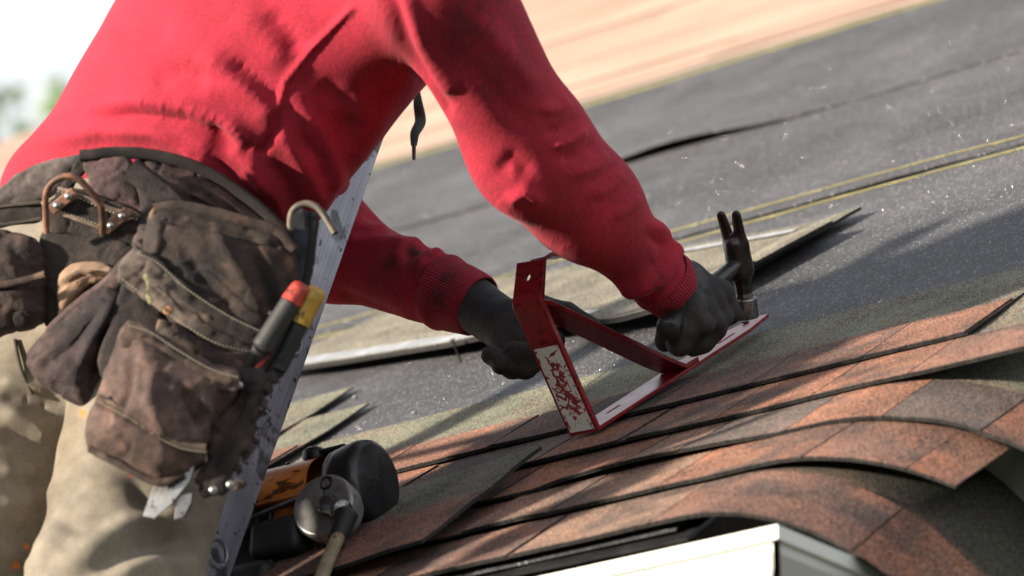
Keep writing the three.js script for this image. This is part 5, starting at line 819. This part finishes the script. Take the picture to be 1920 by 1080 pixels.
  part('torn_edge', bits, L, belt);
  part('rivet', [[432, 908], [400, 918], [448, 722], [505, 590], [325, 460]].map(([x, y], i) => lathe([[0, 0.003], [0.003, 0.0024], [0.0045, 0]], on(i < 3 ? PF : PR, x, y, i < 3 ? 0.068 : 0.06), PF.n, 14)), M.blade, belt);
}
// rows of thread
{
  const belt = scene.getObjectByName('tool_belt'), row = (P, l, off, n) => part('stitching', stitch(P, l, off, n), beltM.thread, belt);
  row(PM, [[106, 357], [150, 372], [205, 396], [260, 412]], 0.032, 22); row(PM, [[112, 396], [155, 410], [200, 426]], 0.03, 14);
  row(PR, [[256, 474], [290, 489], [350, 541], [430, 593], [486, 620]], 0.084, 40); row(PR, [[222, 518], [278, 560], [337, 603], [405, 643], [480, 662]], 0.08, 40);
  row(PF, [[184, 752], [235, 779], [295, 819], [345, 842], [386, 848]], 0.092, 34); row(PF, [[240, 610], [278, 621], [336, 658], [400, 694], [447, 708]], 0.098, 34);
  row(PL, [[114, 524], [150, 505], [204, 507]], 0.052, 16);
}
// tools carried in the pouches
const toolAt = (x, y, off = 0.09) => on(PR, x, y, off);
{
  const a = toolAt(452, 722, 0.055), b = toolAt(492, 652, 0.095), c = toolAt(545, 568, 0.1), d = toolAt(562, 542, 0.1);
  const t = thing('pliers', 'black handled tool with a red cap sticking out of the right pouch', 'hand tool', a);
  part('handle', [cyl(b, c, 0.0122, 0.0112, 24), lathe([[0, -0.004], [0.009, -0.003], [0.0122, 0.003]], b, c.clone().sub(b), 24), cyl(a, b, 0.008, 0.010, 16)], M.rubber, t);
  part('cap', [cyl(c, d, 0.0117, 0.0105, 24), lathe([[0.0105, 0], [0.009, 0.0045], [0.005, 0.0065], [0, 0.007]], d, d.clone().sub(c), 24)], mat({ color: C(0.6, 0.06, 0.04), map: T.scuff, roughness: 0.5 }), t);
  part('red_edge', tube([toolAt(455, 725, 0.085), toolAt(490, 680, 0.09), toolAt(530, 620, 0.095)], 0.0028, 20, 8), mat({ color: C(0.35, 0.03, 0.03), roughness: 0.5 }), t);
}
{
  const a = toolAt(478, 735, 0.06), b = toolAt(522, 690, 0.08), c = toolAt(562, 608, 0.092), d = toolAt(588, 556, 0.094);
  const t = thing('chisel', 'slim black handled tool with a yellow end beside the red capped one', 'hand tool', a);
  part('handle', [cyl(b, c, 0.0098, 0.009, 20), cyl(a, b, 0.007, 0.0098, 16)], M.rubber, t);
  part('cap', [cyl(c, d, 0.0105, 0.0112, 24), lathe([[0.0112, 0], [0.0108, 0.006], [0.008, 0.0095], [0, 0.0105]], d, d.clone().sub(c), 24), lathe([[0.0104, 0], [0.0118, 0.004], [0.0113, 0.009]], d.clone().lerp(c, 0.25), d.clone().sub(c), 24)], mat({ color: C(0.72, 0.42, 0.06), map: T.scuff, roughness: 0.45 }), t);
}
{
  const t = thing('hook_tool', 'dark flat tool with a bent grey hook at the back of the right pouch', 'hand tool', toolAt(560, 540, 0.03));
  part('blade_body', piece(PR, [[546, 398], [560, 390], [576, 394], [578, 430], [566, 530], [548, 560], [540, 520]], { off: 0.028, th: 0.012, r: 0.004, bump: 0.0006, col: () => [0.05, 0.065, 0.085] }), M.webbing, t);
  part('sheath', piece(PR, [[578, 396], [598, 402], [596, 440], [578, 540], [560, 562], [566, 520]], { off: 0.024, th: 0.014, r: 0.004, bump: 0.001, col: () => [0.025, 0.025, 0.026] }), M.leather, t);
  part('hook', tube([[544, 432], [546, 402], [556, 388], [574, 382], [592, 387], [606, 402], [617, 420], [628, 438]].map(([x, y], i) => toolAt(x, y, 0.045 + 0.004 * i)), 0.0038, 70, 12), mat({ color: C(0.14, 0.115, 0.085), map: T.dirt, roughness: 0.6 }), t);
}
{
  const t = thing('putty_knife', 'steel scraper blades showing below the front pocket', 'scraper', on(PF, 300, 930, 0.04)), n = PF.n.clone().add(V(-0.25, 0.1, 0)).normalize(), u = V(0, 1, 0).cross(n).normalize(), v = n.clone().cross(u);
  const plate = (o, off, th = 0.0016) => { const c = PF.p.clone().addScaledVector(n, off), g = new THREE.ExtrudeGeometry(new THREE.Shape(o.map(([x, y]) => { const q = hitPlane(x, y, c, n).sub(c); return new THREE.Vector2(q.dot(u), q.dot(v)); })), { depth: th, bevelEnabled: true, bevelSize: 0.0005, bevelThickness: 0.0005, bevelSegments: 2 }); boxUv(g); return g.applyMatrix4(frame(c, u, v, n)); };
  part('blade', plate([[300, 880], [326, 902], [318, 925], [290, 972], [270, 968]], 0.03), M.blade, t);
  part('blade', plate([[334, 885], [368, 862], [356, 902], [322, 945], [288, 974], [306, 930]], 0.038), M.blade, t);
  part('ferrule', plate([[336, 934], [362, 928], [360, 946], [346, 972], [330, 976]], 0.03, 0.006), M.steel, t);
}

scene.traverse((o) => { if (o.isMesh) { o.castShadow = true; o.receiveShadow = true; } });
renderer.render(scene, camera);
